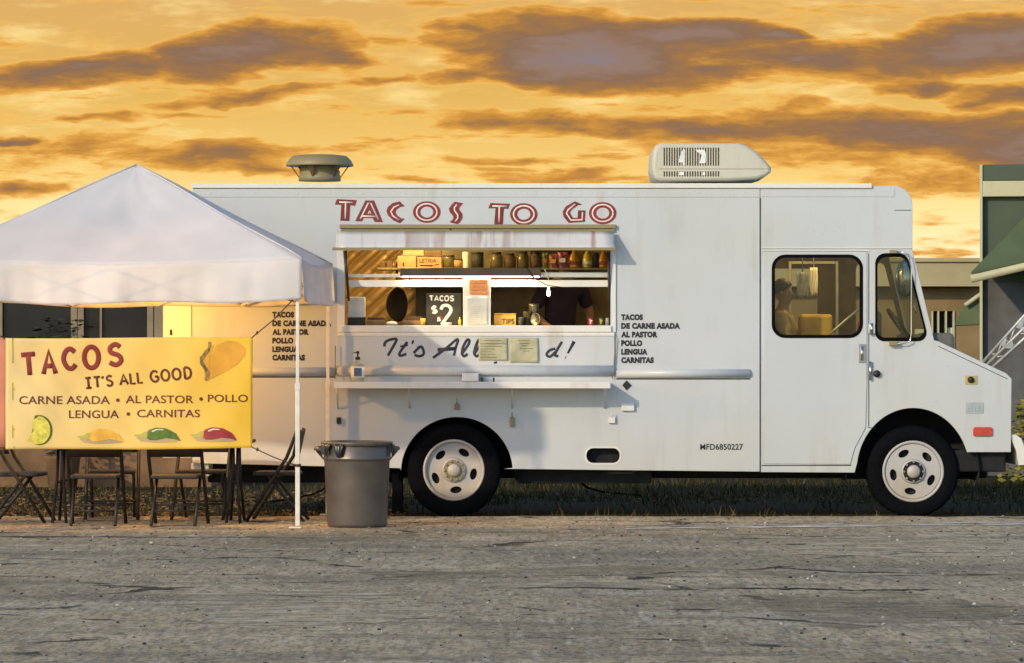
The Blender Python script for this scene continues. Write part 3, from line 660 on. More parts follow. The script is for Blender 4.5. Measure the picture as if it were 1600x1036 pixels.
# lower serving panel with its shelf
a, c = at(525, 524), at(960, 572)
MB().box(a.x, c.x, -.024, .0, c.z, a.z).build('serving_panel', M['white'], T, .004)
rail(526, 959, 571, 587, -.02)
g = MB(); a, c = at(522, 596, -.34), at(954, 607, -.34)
z1 = at(0, 597, -.36).z; g.box(a.x, c.x, -.34, -.03, z1 - .022, z1); g.box(a.x, c.x, -.36, -.341, c.z, z1 + .002)
g.build('serving_shelf', M['trim'], T, .004)
g = MB()
for px in (528, 640, 800, 945):
    x = at(px, 0).x; g.tube([(x, -.01, z1 - .25), (x, -.2, z1 - .03)], .008, 6)
g.build('shelf_bracket', M['trim'], T)
a, c = at(722, 583, -.06), at(748, 596, -.06)
lt = MB().box(a.x, c.x, -.11, -.062, c.z, a.z).build('latch_box', M['trim'], T, .005)
g = MB(); 
for (x0, x1, y0, y1) in ((721, 751, 596.5, 599), (751, 755, 590, 599), (755, 775, 597.3, 599), (770, 773, 590, 597)):
    a, c = at(x0, y0, -.07), at(x1, y1, -.07); g.box(a.x, c.x, -.115, -.07, c.z, a.z)
g.build('latch_clip', M['black'], lt)
# serving window: frame, rails, post, sill
def fbox(g, x0, y0, x1, y1, Y0, Y1): a, c = at(x0, y0), at(x1, y1); g.box(a.x, c.x, Y0, Y1, c.z, a.z)
wf = MB().plate([pp([(527, 384), (962, 384), (962, 518.8), (527, 518.8)]), pp([(538, 391), (954, 391), (954, 508.6), (538, 508.6)])], -.02, .07)
WF = wf.build('window_frame', M['trim'], T, .004)
g = MB(); fbox(g, 531, 509, 955, 519, -.045, .12); fbox(g, 527, 519.3, 960, 525, -.035, .0); g.build('sill', M['trim'], WF, .004)
g = MB(); fbox(g, 541, 437.5, 723, 448, .10, .14); fbox(g, 767, 437.5, 953, 448, .10, .14); g.build('transom', M['trim'], WF, .003)
g = MB(); fbox(g, 541, 427.5, 636, 433, .14, .20); fbox(g, 845, 425, 953, 433, .14, .20); g.build('upper_rail', M['alu'], WF, .003)

g = MB(); fbox(g, 723.5, 433.5, 766.5, 508.5, .06, .13); g.build('centre_post', M['trim'], WF, .004)
for (x0, y0, x1, y1, w_) in ((539, 392, 545, 470, .018), (951, 394, 953, 516, .016)):
    MB().tube([at(x0, y0, -.06), at(x1, y1, .03)], [w_, w_ * .6], 8).build('gas_strut', M['black'], WF)
g = MB(); fbox(g, 625, 418.5, 845, 431, .03, .12); FX = g.build('light_fixture', M['fixture'], T, .006)
g = MB(); fbox(g, 628, 431.3, 843, 433.3, .045, .105); g.build('lamp_tube', M['tube'], FX)
la = bpy.data.lights.new('window_lamp', 'AREA'); la.shape = 'RECTANGLE'; la.size = 1.25; la.size_y = .06; la.energy = 11; la.color = (1, .78, .45)
lo = bpy.data.objects.new('window_lamp', la); COL.objects.link(lo); lo.parent = FX; lo.location = Vector((at(736, 0).x, .075, at(0, 434).z)) - origin(FX)
# hatch raised over the window
g = MB(); a, c = at(531, 351), at(962, 357); g.box(a.x, c.x, -.045, -.001, c.z, a.z); g.box(a.x + .01, c.x - .01, -.03, -.001, at(0, 362).z, c.z - .008); g.build('hatch_hinge', M['vent'], T, .003)
g = MB(); x0, x1 = at(526, 0).x, at(959, 0).x
def hp(u, v): return Vector((x0 + (x1 - x0) * u, -.05 - .20 * v + .004 * sin(u * 19), at(0, 363).z - .165 * v + .006 * sin(u * 7) * v))
g.quadgrid(hp, 24, 4); g.build('hatch', M['hatch'], T, solid=.02)
g = MB(); a, c = at(521, 387.5), at(961, 390.3); g.box(a.x, c.x, -.262, -.238, c.z - .012, a.z - .002); g.build('hatch_lip', M['vent'], T, .002)
# lettering
def inlined(name, outs, inl, ox, oy, k, w_=.0075):
    g = MB()
    for loops in outs: g.plate([pp(l, 0, ox, oy, k) for l in loops], -.003, .003)
    o = g.build(name, M['red'], T)
    g = MB()
    for l in inl: g.stroke(pp(l, 0, ox, oy, k), w_, -.0045, .12, smooth=False)
    return g.build('inline', M['pink'], o)
k4, k5 = 6.957, 6.667
inlined('sign_lettering',
 [[[(45, 78), (262, 88), (243, 150), (190, 145), (180, 315), (82, 312), (92, 140), (22, 135)]],
  [[(355, 92), (450, 92), (545, 328), (455, 325), (435, 285), (335, 282), (320, 318), (243, 318)]],
  [[(728, 102), (782, 155), (735, 163), (695, 190), (682, 217), (697, 250), (740, 285), (782, 292), (730, 340), (660, 310), (600, 255), (583, 210), (597, 165), (650, 120)]],
  [ell(1022, 218, 150, 117), ell(1022, 218, 70, 60)],
  [[(1325, 105), (1418, 122), (1375, 172), (1376, 192), (1410, 240), (1410, 285), (1385, 325), (1360, 350), (1270, 330), (1310, 290), (1310, 265), (1270, 215), (1262, 180), (1290, 140)]]],
 [[(70, 110), (215, 114)], [(140, 112), (135, 290)], [(300, 290), (385, 120), (415, 120), (495, 300)], [(315, 262), (470, 266)], [(385, 238), (400, 205), (415, 238)],
  [(722, 140), (665, 165), (632, 212), (652, 258), (722, 306)], ell(1022, 218, 110, 90, 40) + [(1132, 218)], [(1348, 135), (1320, 175), (1325, 205), (1358, 250), (1358, 285), (1330, 320)]], 520, 300, k4)
inlined('sign_lettering',
 [[[(175, 115), (380, 122), (362, 175), (315, 175), (305, 340), (215, 338), (228, 170), (152, 170)]],
  [ell(523, 232, 143, 115), ell(523, 232, 68, 58)],
  [[(1055, 97), (1132, 130), (1085, 140), (1022, 185), (1005, 217), (1035, 270), (1085, 268), (1088, 190), (1165, 193), (1160, 310), (990, 322), (935, 255), (928, 205), (960, 150)]],
  [ell(1345, 220, 143, 115), ell(1345, 220, 68, 58)]],
 [[(195, 147), (345, 149)], [(268, 148), (265, 315)], ell(523, 232, 107, 88, 40) + [(630, 232)], [(1060, 125), (985, 185), (967, 220), (1012, 293), (1130, 290), (1135, 210)], ell(1345, 220, 107, 88, 40) + [(1452, 220)]], 740, 300, k5)
def menu(xl, name, rows):
    g = MB()
    for (t_, w_, y0, y1) in rows:
        a, c = at(xl, y0), at(xl + w_, y1); g.text(t_, a.x, c.x, a.z, c.z, -.001, .075)
    return g.build(name, M['ink'], T)
rows = [('TACOS', 34, 491, 500.5), ('DE CARNE ASADA', 92, 504.5, 514), ('AL PASTOR', 57, 518, 527.5), ('POLLO', 33, 531.5, 541), ('LENGUA', 41, 545, 554.5), ('CARNITAS', 51, 558, 567.5)]
menu(970.5, 'menu_lettering', rows)
menu(425.5, 'menu_lettering', [(a, b_, c - 4, d - 4) for a, b_, c, d in rows])
g = MB(); a, c = at(1094, 693.5), at(1161, 703); g.text('MFD6850227', a.x, c.x, a.z, c.z, -.001, .018); g.build('registration_lettering', M['ink'], T)
ks = 4.848; g = MB()
def st(l, w_=.0125, smooth=True): g.stroke(pp(l, 0, 590, 510, ks), w_, -.0262, .12, smooth)
st([(52, 152), (58, 122), (92, 102), (142, 96), (128, 135), (78, 222)]); st([(225, 118), (168, 200), (176, 222), (218, 208)]); st([(172, 152), (228, 142)], .009); st([(272, 106), (262, 132)], .009)
st([(300, 158), (336, 150)], .008); st([(274, 202), (328, 152), (350, 205), (318, 226), (280, 216)])
st([(420, 238), (520, 165), (606, 96), (592, 160), (578, 222)]); st([(455, 178), (590, 168)], .017)
st([(634, 214), (686, 140), (694, 106), (676, 104), (646, 160), (640, 205), (655, 226), (682, 208)]); st([(730, 214), (775, 140), (784, 106), (764, 104), (740, 160), (732, 205), (750, 226), (770, 214)])
st([(1345, 168), (1302, 182), (1280, 212), (1305, 230), (1345, 195)]); st([(1396, 116), (1352, 190), (1342, 218), (1368, 226)]); st([(1488, 114), (1440, 204)], [.016, .009]); st([(1422, 234), (1426, 236)], .014)
st([(880, 276), (905, 272)], .010)
g.build('slogan_lettering', M['blue'], T)
# cab door and its window
door = [(1193, 394), (1354, 394), (1354, 600), (1352, 668), (1335, 700), (1328, 725), (1193, 724)]
dw = rrect(1208, 400, 1346, 526, 19)
DR = MB().plate([pp(door), pp(dw)], -.004, .012, .003).build('cab_door', M['white'], T)
MB().plate([pp(rrect(1206, 398, 1348, 528, 21)), pp(rrect(1210.5, 402.5, 1343.5, 523.5, 17))], -.009, .012, .002).build('window_seal', M['rubber'], DR)
MB().plate([pp(rrect(1209, 401, 1345, 525, 18))], .004, .004).build('pane', M['glass'], DR)
g = MB(); a, c = at(1341, 538), at(1353, 567); g.box(a.x, c.x, -.012, -.004, c.z, a.z)
HD = g.build('handle', M['steel'], DR, .004); MB().tube([at(1347, 541, -.03), at(1347, 563, -.03)], .013, 8).build('grip', M['chrome'], DR)
g = MB(); g.tube([at(1360, 565, -.015), at(1360, 594, -.02)], [.014, .01], 8); g.build('grab_handle', M['chrome'], T)
g = MB().lathe([(0, -.03), (.03, -.028), (.035, .006)], at(1370, 584), 'y', 16); g.build('door_lock', M['black'], T)
g = MB(); g.tube([at(1362, 505, -.02), at(1362, 523, -.02)], .016, 10); a, c = at(1356.5, 506), at(1367, 521); g.box(a.x, c.x, -.006, .004, c.z, a.z); g.build('hinge', M['chrome'], T)
sc_ = lambda l, k, cx, cy: [(cx + (x - cx) * k, cy + (y - cy) * k) for x, y in l]
QS = MB().plate([pp(sc_(qwin, 1.03, 1406, 466)), pp(sc_(qwin, .95, 1406, 466))], -.001, .012, .002).build('quarter_window', M['rubber'], T)
MB().plate([pp(qwin)], .016, .004).build('pane', M['glass'], QS)
MB().tube(pp([(1391, 537), (1412, 537), (1422, 533), (1424, 522), (1424, 420), (1420, 398), (1404, 392)], -.05), .006, 8).build('mirror_bracket', M['chrome'], T)
g = MB(); a, c = at(1389, 533, 0), at(1402, 540, 0); g.box(a.x, c.x, -.06, .0, c.z, a.z); a, c = at(1390, 391), at(1401, 396); g.box(a.x, c.x, -.06, 0, c.z, a.z); g.build('bracket_foot', M['vent'], T, .004)
# far side mirror
mr_ = at(1414, 435, TW + .12)
g = MB(); g.lathe([(0, -.03), (.08, -.025), (.10, 0), (.09, .03), (0, .035)], mr_, 'y', 20)
for v in g.b.verts: v.co.z = mr_.z + (v.co.z - mr_.z) * 1.9
fm = g.build('far_mirror', M['chrome'], T); MB().tube([mr_ + Vector((.05, 0, -.15)), Vector((mr_.x + .1, TW, mr_.z - .35))], .01, 6).build('arm', M['chrome'], fm)
dl = bpy.data.lights.new('cab_fill_light', 'POINT'); dl.energy = 26; dl.color = (1, .66, .26); dl.shadow_soft_size = .06  # unseen fill lamp added in the cab roof to warm the interior
do_ = bpy.data.objects.new('cab_fill_light', dl); COL.objects.link(do_); do_.parent = T; do_.location = Vector((at(1285, 0).x, .62, 2.78)) - origin(T)
MB().lathe([(0, -.03), (.05, -.02), (.06, .02), (.06, .06)], Vector((at(1285, 0).x, .62, 2.86)), 'z', 20).build('cab_fill_dome', M['bulb'], T)
# small fittings
a, c = at(1508, 587), at(1527, 601); g = MB().box(a.x, c.x, .0, .006, c.z, a.z); am = g.build('marker_plate', M['amber'], T, .002)
MB().lathe([(0, -.03), (.022, -.028), (.032, .0)], at(1517, 593.5), 'y', 18).build('marker_knob', M['black'], am)
a, c = at(1509, 629), at(1537, 646); g = MB().box(a.x, c.x, .002, .006, c.z, a.z); em = g.build('emblem_plate', M['plate'], T, .002)
g = MB()
for (x0, y0, x1, y1) in ((1513, 641, 1533, 642.5), (1513, 636, 1514.5, 640), (1518, 634, 1519.5, 640), (1523, 636, 1525, 640), (1529, 632, 1531, 640)): a, c = at(x0, y0), at(x1, y1); g.box(a.x, c.x, -.001, .003, c.z, a.z)
g.build('emblem_mark', M['chrome'], em)
MB().plate([pp(rrect(1521, 668, 1550, 681, 3))], -.012, .02, .004).build('side_marker', M['lens'], T)
g = MB(); fb = at(1592, 0)
for i, (x, z0, z1) in enumerate(((1579, 682, 684),)): pass
prof = pp([(1580, 680), (1588, 681), (1596, 686), (1601, 700), (1604, 712), (1602, 726), (1593, 726), (1590, 704), (1584, 690)])
MB().plate([prof], .03, TW - .06, .008).build('bumper', M['trim'], T)
g = MB(); g.box(XR - .02, XR + .15, .05, TW - .05, at(0, 745).z, at(0, 724).z); g.build('rear_bumper', M['trim'], T, .01)
a, c = at(254, 330, -.01), at(299, 716, -.01); RD = MB().box(a.x, c.x, .02, .055, c.z, a.z).build('rear_door', M['trim'], T, .008)
MB().tube([at(267, 515, 0), at(267, 523, 0)], .01, 6).build('handle', M['black'], RD)
MB().plate([pp(rrect(914, 698, 971, 726, 12)), pp(oval)], -.004, .006, .001).build('filler_rim', M['trim'], T)
a, c = at(912, 696), at(973, 728); MB().box(a.x, c.x, .12, .16, c.z, a.z).build('filler_recess', M['dark'], T)
for i, (nm, x0, y0, x1, y1, m_) in enumerate((('side_lamp', 971, 630, 991, 642, 'trim'), ('hook', 951, 652, 961, 661, 'trim'), ('hook', 710, 631, 718, 640, 'vent'), ('hook', 797, 652, 803, 667, 'vent'), ('socket_box', 526, 652, 533, 662, 'black'))):
    a, c = at(x0, y0), at(x1, y1); g = MB().box(a.x, c.x, -.035, .0, c.z, a.z)
    if nm == 'hook': g.tube([Vector(((a.x + c.x) / 2, -.03, a.z)), Vector(((a.x + c.x) / 2, -.06, a.z + .02)), Vector(((a.x + c.x) / 2, -.06, a.z + .05))], .006, 6)
    g.build(nm, M[m_], T, .005)
MB().plate([pp([(979, 595), (986, 602), (979, 609), (973, 602)])], -.012, .012, .003).build('shelf_lock', M['black'], T)
g = MB(); g.tube(pp([(962, 526), (961, 545), (959, 570), (957, 592)], -.03) , .005, 6); g.tube(pp([(524, 540), (524, 570), (523, 592)], -.06), .005, 6); g.build('shelf_chain', M['vent'], T)
MB().tube([at(704, 357, -.03), at(704, 359, -.03)], .01, 6).build('hatch_stop', M['black'], T)
# wheel arches and underbody
def archliner(cx, cy, r, Y1, lo):
    g = MB(); P = pp(arc(cx, cy, r, r, -8, 188, 30)); c0 = at(cx, cy)
    A = [g.b.verts.new((p.x, .036, p.z)) for p in P]; B = [g.b.verts.new((p.x, Y1, p.z)) for p in P]
    for i in range(len(P) - 1): g.b.faces.new((A[i], A[i + 1], B[i + 1], B[i]))
    g.b.faces.new(B); return g.build('wheel_arch', M['dark'], T)
archliner(714, 738, 92, .8, 0); archliner(1427, 738, 104, .7, 0)
g = MB(); z0 = at(0, 757).z; g.box(XR + .1, at(620, 0).x, .5, 1.8, z0, at(0, 726).z); g.box(at(805, 0).x, at(1020, 0).x, .25, .9, z0, at(0, 734).z); g.box(at(640, 0).x, at(1560, 0).x, .85, 1.55, at(0, 752).z, at(0, 730).z)
g.build('chassis', M['dark'], T, .02)
MB().box(XR + .04, at(1190, 0).x, .86, TW - .04, .68, .72).build('floor', M['infloor'], T)
MB().box(at(1192, 0).x, at(1335, 0).x, .05, TW - .05, .68, .72).build('cab_floor', M['infloor'], T)
a, c = at(612, 735), at(628, 803); MB().box(a.x, c.x, .12, .5, c.z, a.z).build('mudflap', M['rubber'], T)
# wheels
def wheel(cx, cy, rear, Y0=.05):
    c = at(cx, cy); c.y = Y0; r = c.z + .03
    W = bpy.data.objects.new('wheel', None); COL.objects.link(W); W.parent = T; W.location = Vector((c.x, Y0, c.z)) - origin(T)
    t = [(.285, .03), (.30, .01), (.34, -.005), (r - .03, .0), (r - .008, .02), (r, .05), (r, .20), (r - .01, .23), (r - .05, .25), (.29, .25)]
    MB().lathe(t, c, 'y', 56, cap=False).build('tyre', M['rubber'], W)
    if rear: MB().lathe([(q[0], q[1] + .29) for q in t], c, 'y', 56, cap=False).build('tyre', M['rubber'], W)
    d = .055 if rear else .02
    MB().lathe([(.29, .028), (.293, .012), (.285, .004), (.272, .006), (.262, .03), (.255, d + .03), (.25, d + .035)], c, 'y', 56, cap=False).build('rim', M['rim'], W)
    ring = [Vector((c.x + .256 * cos(a), 0, c.z + .256 * sin(a))) for a in [2 * pi * i / 56 for i in range(56)]]
    holes = []
    for i in range(5):
        a0 = R(90 + 36 + 72 * i + (6 if rear else -8)); ca, sa = cos(a0), sin(a0)
        holes.append([Vector((c.x + .19 * ca + .036 * cos(q) * ca - .058 * sin(q) * sa, 0, c.z + .19 * sa + .036 * cos(q) * sa + .058 * sin(q) * ca)) for q in [2 * pi * j / 20 for j in range(20)]])
    MB().plate([ring] + holes, Y0 + d, .014, .004).build('disc', M['rim'], W)
    MB().lathe([(.262, 0), (.262, .01), (0, .01)], c + Vector((0, d + .06, 0)), 'y', 40).build('brake_drum', M['dark'], W)
    MB().lathe([(.118, d), (.112, d - .02), (.10, d - .026), (.065, d - .02), (.06, d - .05), (.05, d - .062), (0, d - .066)], c, 'y', 32).build('hub', M['rim'], W)
    MB().lathe([(.099, d - .0275), (.062, d - .0285)], c, 'y', 32, cap=False).build('hub_ring', M['vent'] if rear else M['dark'], W)
    g = MB()
    g.lathe([(.062, d - .045), (.066, d - .03), (.068, d - .018)], c, 'y', 28)
    for i in range(10 if rear else 8):
        a0 = 2 * pi * i / (10 if rear else 8); g.lathe([(0, -.022), (.010, -.022), (.013, -.012), (.013, .0)], c + Vector((.09 * cos(a0), d - .022, .09 * sin(a0))), 'y', 6, False)
    g.build('lug_nut', M['steel'], W)
wheel(709, 735, True); wheel(1428, 737, False)
# roof fittings
YA = .55
acp = [(107, 380), (120, 200), (142, 130), (175, 108), (250, 104), (1140, 106), (1230, 130), (1350, 205), (1460, 315), (1522, 390), (1518, 415), (1470, 450), (1370, 480), (1050, 500), (180, 505), (130, 475)]
AC = MB().plate([pp(acp, YA, 1010, 215, 8)], YA, 1.05, .03).build('air_conditioner', M['cream'], T, smooth=False)
g = MB()
for i in range(22):
    x = 215 + i * 32.3
    for (y0, y1) in ((125, 350), (422, 486)):
        a, c = at(1010 + x / 8, 215 + y0 / 8, YA), at(1010 + (x + 15) / 8, 215 + y1 / 8, YA); g.box(a.x, c.x, YA - .003, YA + .03, c.z, a.z)
g.build('vent_slot', mat('slot_dark', (.05, .04, .02), .9), AC)
g = MB()
for l in ([(405, 310), (418, 230), (455, 150), (482, 150), (478, 350), (455, 350), (455, 312)], [(610, 152), (725, 152), (745, 205), (738, 320), (662, 322), (690, 215), (660, 190), (640, 182)], [(410, 430), (470, 430), (470, 470), (410, 470)], [(705, 430), (735, 430), (735, 475), (700, 470)]):
    g.plate([pp(l, YA, 1010, 215, 8)], YA - .006, .006)
g.build('number_patch', M['lwhite'], AC)
a, c = at(1078, 263.5, YA), at(1205, 264.3, YA); MB().box(a.x - .3, c.x - .02, YA - .002, YA + .02, c.z, a.z).build('seam', M['vent'], AC)
YV = 1.15; vc = at(499.5, 282, YV); hh = lambda py: at(0, py, YV).z - vc.z
q = (D + YV) / F
MB().lathe([(0, hh(242.3)), (30 * q, hh(242.4)), (42 * q, hh(244)), (48.5 * q, hh(250)), (53 * q, hh(258)), (52 * q, hh(260)), (46 * q, hh(258.5)), (30 * q, hh(257))], vc, 'z', 40).build('roof_vent', M['vent'], T)
vt = bpy.data.objects['roof_vent']
MB().lathe([(33 * q, hh(283)), (33 * q, hh(275)), (31 * q, hh(273)), (32 * q, hh(268)), (30 * q, hh(266)), (31 * q, hh(258))], vc, 'z', 32).build('neck', M['vent'], vt)
for i in range(6):
    a0 = i * pi / 3 + .25; e = Vector((cos(a0), sin(a0), 0)); t_ = Vector((-sin(a0), cos(a0), 0)) * .03
    g = MB(); v = [g.b.verts.new(vc + p) for p in (e * 33 * q - t_ * .3 + Vector((0, 0, hh(277))), e * 33 * q + t_ * .3 + Vector((0, 0, hh(277))), e * 46 * q + t_ + Vector((0, 0, hh(259))), e * 46 * q - t_ + Vector((0, 0, hh(259))))]
    g.b.faces.new(v); g.build('bracket', mat('vent_rust', (.13, .075, .025), .8), vt, solid=.004)
# inside of the kitchen
QX0, QX1, QZ0, QZ1 = at(400, 0).x, at(640, 0).x, .85, 2.95
def quilt(u, v):
    x, z = QX0 + (QX1 - QX0) * u, QZ0 + (QZ1 - QZ0) * v; p, q_ = (x + z) / .155, (z - x * .9) / .155
    s1 = abs(sin(pi * q_)) ** .5; s2 = .8 + .2 * abs(sin(pi * p * .5)) ** .4
    return Vector((x, TW - .06 - .03 * s1 * s2, z))
g = MB().quadgrid(quilt, 150, 170); g.build('quilted_panel', M['quilt'], T)
MB().box(at(640, 0).x + .005, at(1180, 0).x, TW - .07, TW - .045, .85, 2.95).build('inner_wall', M['inwall'], T)
MB().box(at(1178, 0).x, at(1186, 0).x, .04, .75, .72, 3.0).build('bulkhead', M['inwall'], T)
g = MB(); zs = at(0, 419, .9).z; g.box(at(590, 0, .9).x, at(962, 0, .9).x, .72, 1.12, zs - .02, zs); g.build('goods_shelf', M['shelf'], T, .003)
g = MB(); zc = at(0, 509, .5).z; g.box(at(520, 0).x, at(975, 0).x, .125, .55, zc - .04, zc); g.build('worktop', M['steel'], T, .003)
g = MB(); g.box(at(640, 0, 1.8).x, at(900, 0, 1.8).x, 1.55, 2.1, .8, 1.72); g.build('cooking_range', M['steel'], T, .01)
g = MB(); g.box(at(640, 0, 1.8).x, at(830, 0, 1.8).x, 1.5, 2.1, 2.2, 2.6); g.build('extractor_hood', M['shelf'], T, .01)
kl = bpy.data.lights.new('kitchen_lamp', 'POINT'); kl.energy = 48; kl.color = (1, .62, .22); kl.shadow_soft_size = .12
ko = bpy.data.objects.new('kitchen_lamp', kl); COL.objects.link(ko); ko.parent = T; ko.location = Vector((at(640, 0).x, .42, 2.84)) - origin(T)
MB().lathe([(0, .1), (.05, .09), (.06, .03), (.05, -.02), (0, -.05)], Vector((at(640, 0).x, .42, 2.93)), 'z', 20).build('ceiling_lamp', M['bulb'], T)
# cab interior
MB().plate([[Vector((p.x, 0, p.z)) for p in pp([(1190, 300), (1420, 300), (1424, 392), (1456, 534), (1456, 730), (1190, 730)])], pp(fardoor), pp(sc_(qwin, .97, 1406, 466))], TW - .055, .018).build('cab_lining', M['lining'], T)
MB().box(at(1190, 0).x, at(1418, 0).x, .05, TW - .06, rz - .06, rz - .035).build('headlining', M['lining'], T)
g = MB(); p = at(1385, 0, .9); g.box(p.x - .22, p.x + .25, .55, 1.0, 1.0, 1.15); g.box(p.x - .28, p.x - .16, .55, 1.0, 1.15, 1.85); g.build('driver_seat', M['seatred'], T, .05)
g = MB(); p = at(1402, 0, 1.5); g.box(p.x - .2, p.x + .2, 1.4, 1.85, 1.0, 1.15); g.box(p.x - .28, p.x - .16, 1.4, 1.85, 1.15, 1.95); g.build('passenger_seat', M['seatgrey'], T, .05)
g = MB(); p = at(1452, 0); g.box(p.x - .1, p.x + .25, .08, TW - .08, 1.2, 1.72); g.build('dashboard', M['seatgrey'], T, .04)
sw = at(1405, 508, .75); g = MB()
g.tube([sw + Vector((.04 * sin(t) * 1.0 + .0, .2 * cos(t), .2 * sin(t) * .75)) + Vector((-.15 * sin(t), 0, 0)) for t in [2 * pi * i / 24 for i in range(25)]], .014, 8, False); g.build('steering_wheel', M['black'], T)
MB().box(at(1438, 0).x, at(1452, 0).x, .3, .5, at(0, 528).z, at(0, 514).z).build('dash_card', M['lwhite'], T)
MB().tube([at(1296, 522, .5), at(1343, 482, .6)], .012, 8).build('grab_rail', M['alu'], T)
g = MB(); a, c = at(1232, 408, TW - .06), at(1310, 524, TW - .06)
for (x0, x1, z0_, z1_) in ((a.x, a.x + .03, c.z, a.z), (c.x - .03, c.x, c.z, a.z), (a.x + .03, c.x - .03, c.z, c.z + .03), (a.x + .03, c.x - .03, a.z - .03, a.z)): g.box(x0, x1, TW - .08, TW - .036, z0_, z1_)
g.build('far_door_frame', M['alu'], T, .004)
# ------------------------------------------------------------------ canopy tent
FRc, BRc, FLc, BLc = (Vector(q) for q in ((-1.877, -2.71, 0), (-1.735, -.16, 0), (-5.16, -2.47, 0), (-4.97, .08, 0)))
PK = Vector((-3.425, -1.315, 3.245)); ZE, ZV = 2.36, 2.0
TT = thing('canopy_tent', 'white peaked canopy tent standing beside the left end of the truck', 'canopy tent', (PK.x, PK.y, 0))
cen = (FRc + BLc) / 2
def outp(c, k): return cen + (c - cen) * k
g = MB(); crn = [outp(c, 1.025) for c in (FLc, FRc, BRc, BLc)]
def wob(x, y): return .012 * sin(x * 9 + y * 5) + .008 * sin(x * 17 - y * 11 + 1)
def fold(s, i): return .022 * sin(s * 5 + i * 2) + .010 * sin(s * 12.7 + i) + .004 * sin(s * 31 + i * 3)
for i in range(4):
    a, b_ = crn[i], crn[(i + 1) % 4]; out = Vector(((b_ - a).y, -(b_ - a).x, 0)).normalized()
    if (out.dot((a + b_) / 2 - cen)) < 0: out = -out
    def roofp(u, v, a=a, b_=b_, i=i):
        e = a.lerp(b_, u); sag = .05 * sin(pi * u) ** .8
        p = PK.lerp(Vector((e.x, e.y, ZE - sag)), v); w_ = sin(pi * v)
        p.z -= .055 * w_ * (sin(pi * u) ** 2) ; p.z += (.007 * sin(u * 14 + v * 6) + .003 * sin(u * 31 - v * 12)) * w_ * sin(pi * u); return p
    g.quadgrid(roofp, 40, 28)
    def valp(u, v, a=a, b_=b_, out=out, i=i):
        e = a.lerp(b_, u); sag = .05 * sin(pi * u) ** .8
        z = (ZE - sag) + (ZV - (ZE - sag)) * v - .035 * v * sin(pi * u) + .012 * v * sin(u * 13 + i)
        o_ = out * (fold(u * 3.2, i) * (v ** .6) * min(1, 8 * u, 8 * (1 - u)) * 1.6 + .018 * v)
        return Vector((e.x, e.y, z)) + o_
    g.quadgrid(valp, 90, 14)
bmesh.ops.remove_doubles(g.b, verts=g.b.verts[:], dist=.004)
g.build('canopy', M['tent'], TT, solid=.004)
g = MB()
for c in crn: g.tube([PK.lerp(Vector((c.x, c.y, ZE)), t / 12) + Vector((0, 0, .004 + .008 * sin(t * .7) * (0 < t < 12))) for t in range(13)], .007, 6)
g.build('hip_seam', M['tent'], TT)
for c in (FRc, BRc, FLc, BLc):
    g = MB(); g.box(c.x - .02, c.x + .02, c.y - .02, c.y + .02, .02, 1.25); g.box(c.x - .015, c.x + .015, c.y - .015, c.y + .015, 1.25, ZE - .02)
    LG = g.build('leg', M['pole'], TT, .004)
    g = MB(); g.box(c.x - .075, c.x + .035, c.y - .045, c.y + .045, 0, .012); g.box(c.x - .024, c.x + .024, c.y - .024, c.y + .024, 1.21, 1.27); g.build('foot_plate', M['pole'], LG, .003)
g = MB(); zt = ZE - .1
for a, b_ in [(cen + (p_ - cen) * .985, cen + (r_ - cen) * .985) for p_, r_ in ((FRc, BRc), (FLc, BLc), (FLc, FRc), (BLc, BRc))]:
    z = Vector((0, 0, 1)); n_ = 4 if (a - b_).length > 3 else 2
    for k in range(n_):
        p, q_ = a.lerp(b_, k / n_), a.lerp(b_, (k + 1) / n_)
        g.tube([p + z * (zt if k % 2 else zt - .28), q_ + z * (zt - .28 if k % 2 else zt)], .011, 6); g.tube([p + z * (zt - .28 if k % 2 else zt), q_ + z * (zt if k % 2 else zt - .28)], .011, 6)
g.tube([Vector((PK.x, PK.y, 2.35)), PK - Vector((0, 0, .03))], .018, 8)
for c in (FRc, BRc, FLc, BLc): g.tube([Vector((c.x, c.y, zt)), Vector((PK.x, PK.y, 2.75))], .012, 6)
g.build('truss_frame', M['pole'], TT)
# fill lamp added unseen under the canopy to warm that end
WL = thing('canopy_fill_lamp', 'added warm fill bulb in a tin shade, unseen inside the white canopy', 'lamp', (PK.x, PK.y, 2.12))
MB().lathe([(.03, .16), (.05, .14), (.15, .02), (.155, .015), (.145, .02), (.045, .135)], WL.location, 'z', 24).build('lamp_shade', M['vent'], WL)
MB().lathe([(0, -.02), (.03, 0), (.035, .03), (.02, .08), (0, .09)], WL.location, 'z', 16).build('bulb', M['bulb'], WL)
MB().tube([WL.location + Vector((0, 0, .15)), Vector((PK.x, PK.y, 2.36))], .006, 6).build('cord', M['black'], WL)
l = bpy.data.lights.new('canopy_fill_light', 'POINT'); l.energy = 135; l.color = (1, .50, .11); l.shadow_soft_size = .06
lo = bpy.data.objects.new('canopy_fill_light', l); COL.objects.link(lo); lo.parent = WL; lo.location = (0, 0, -.06)

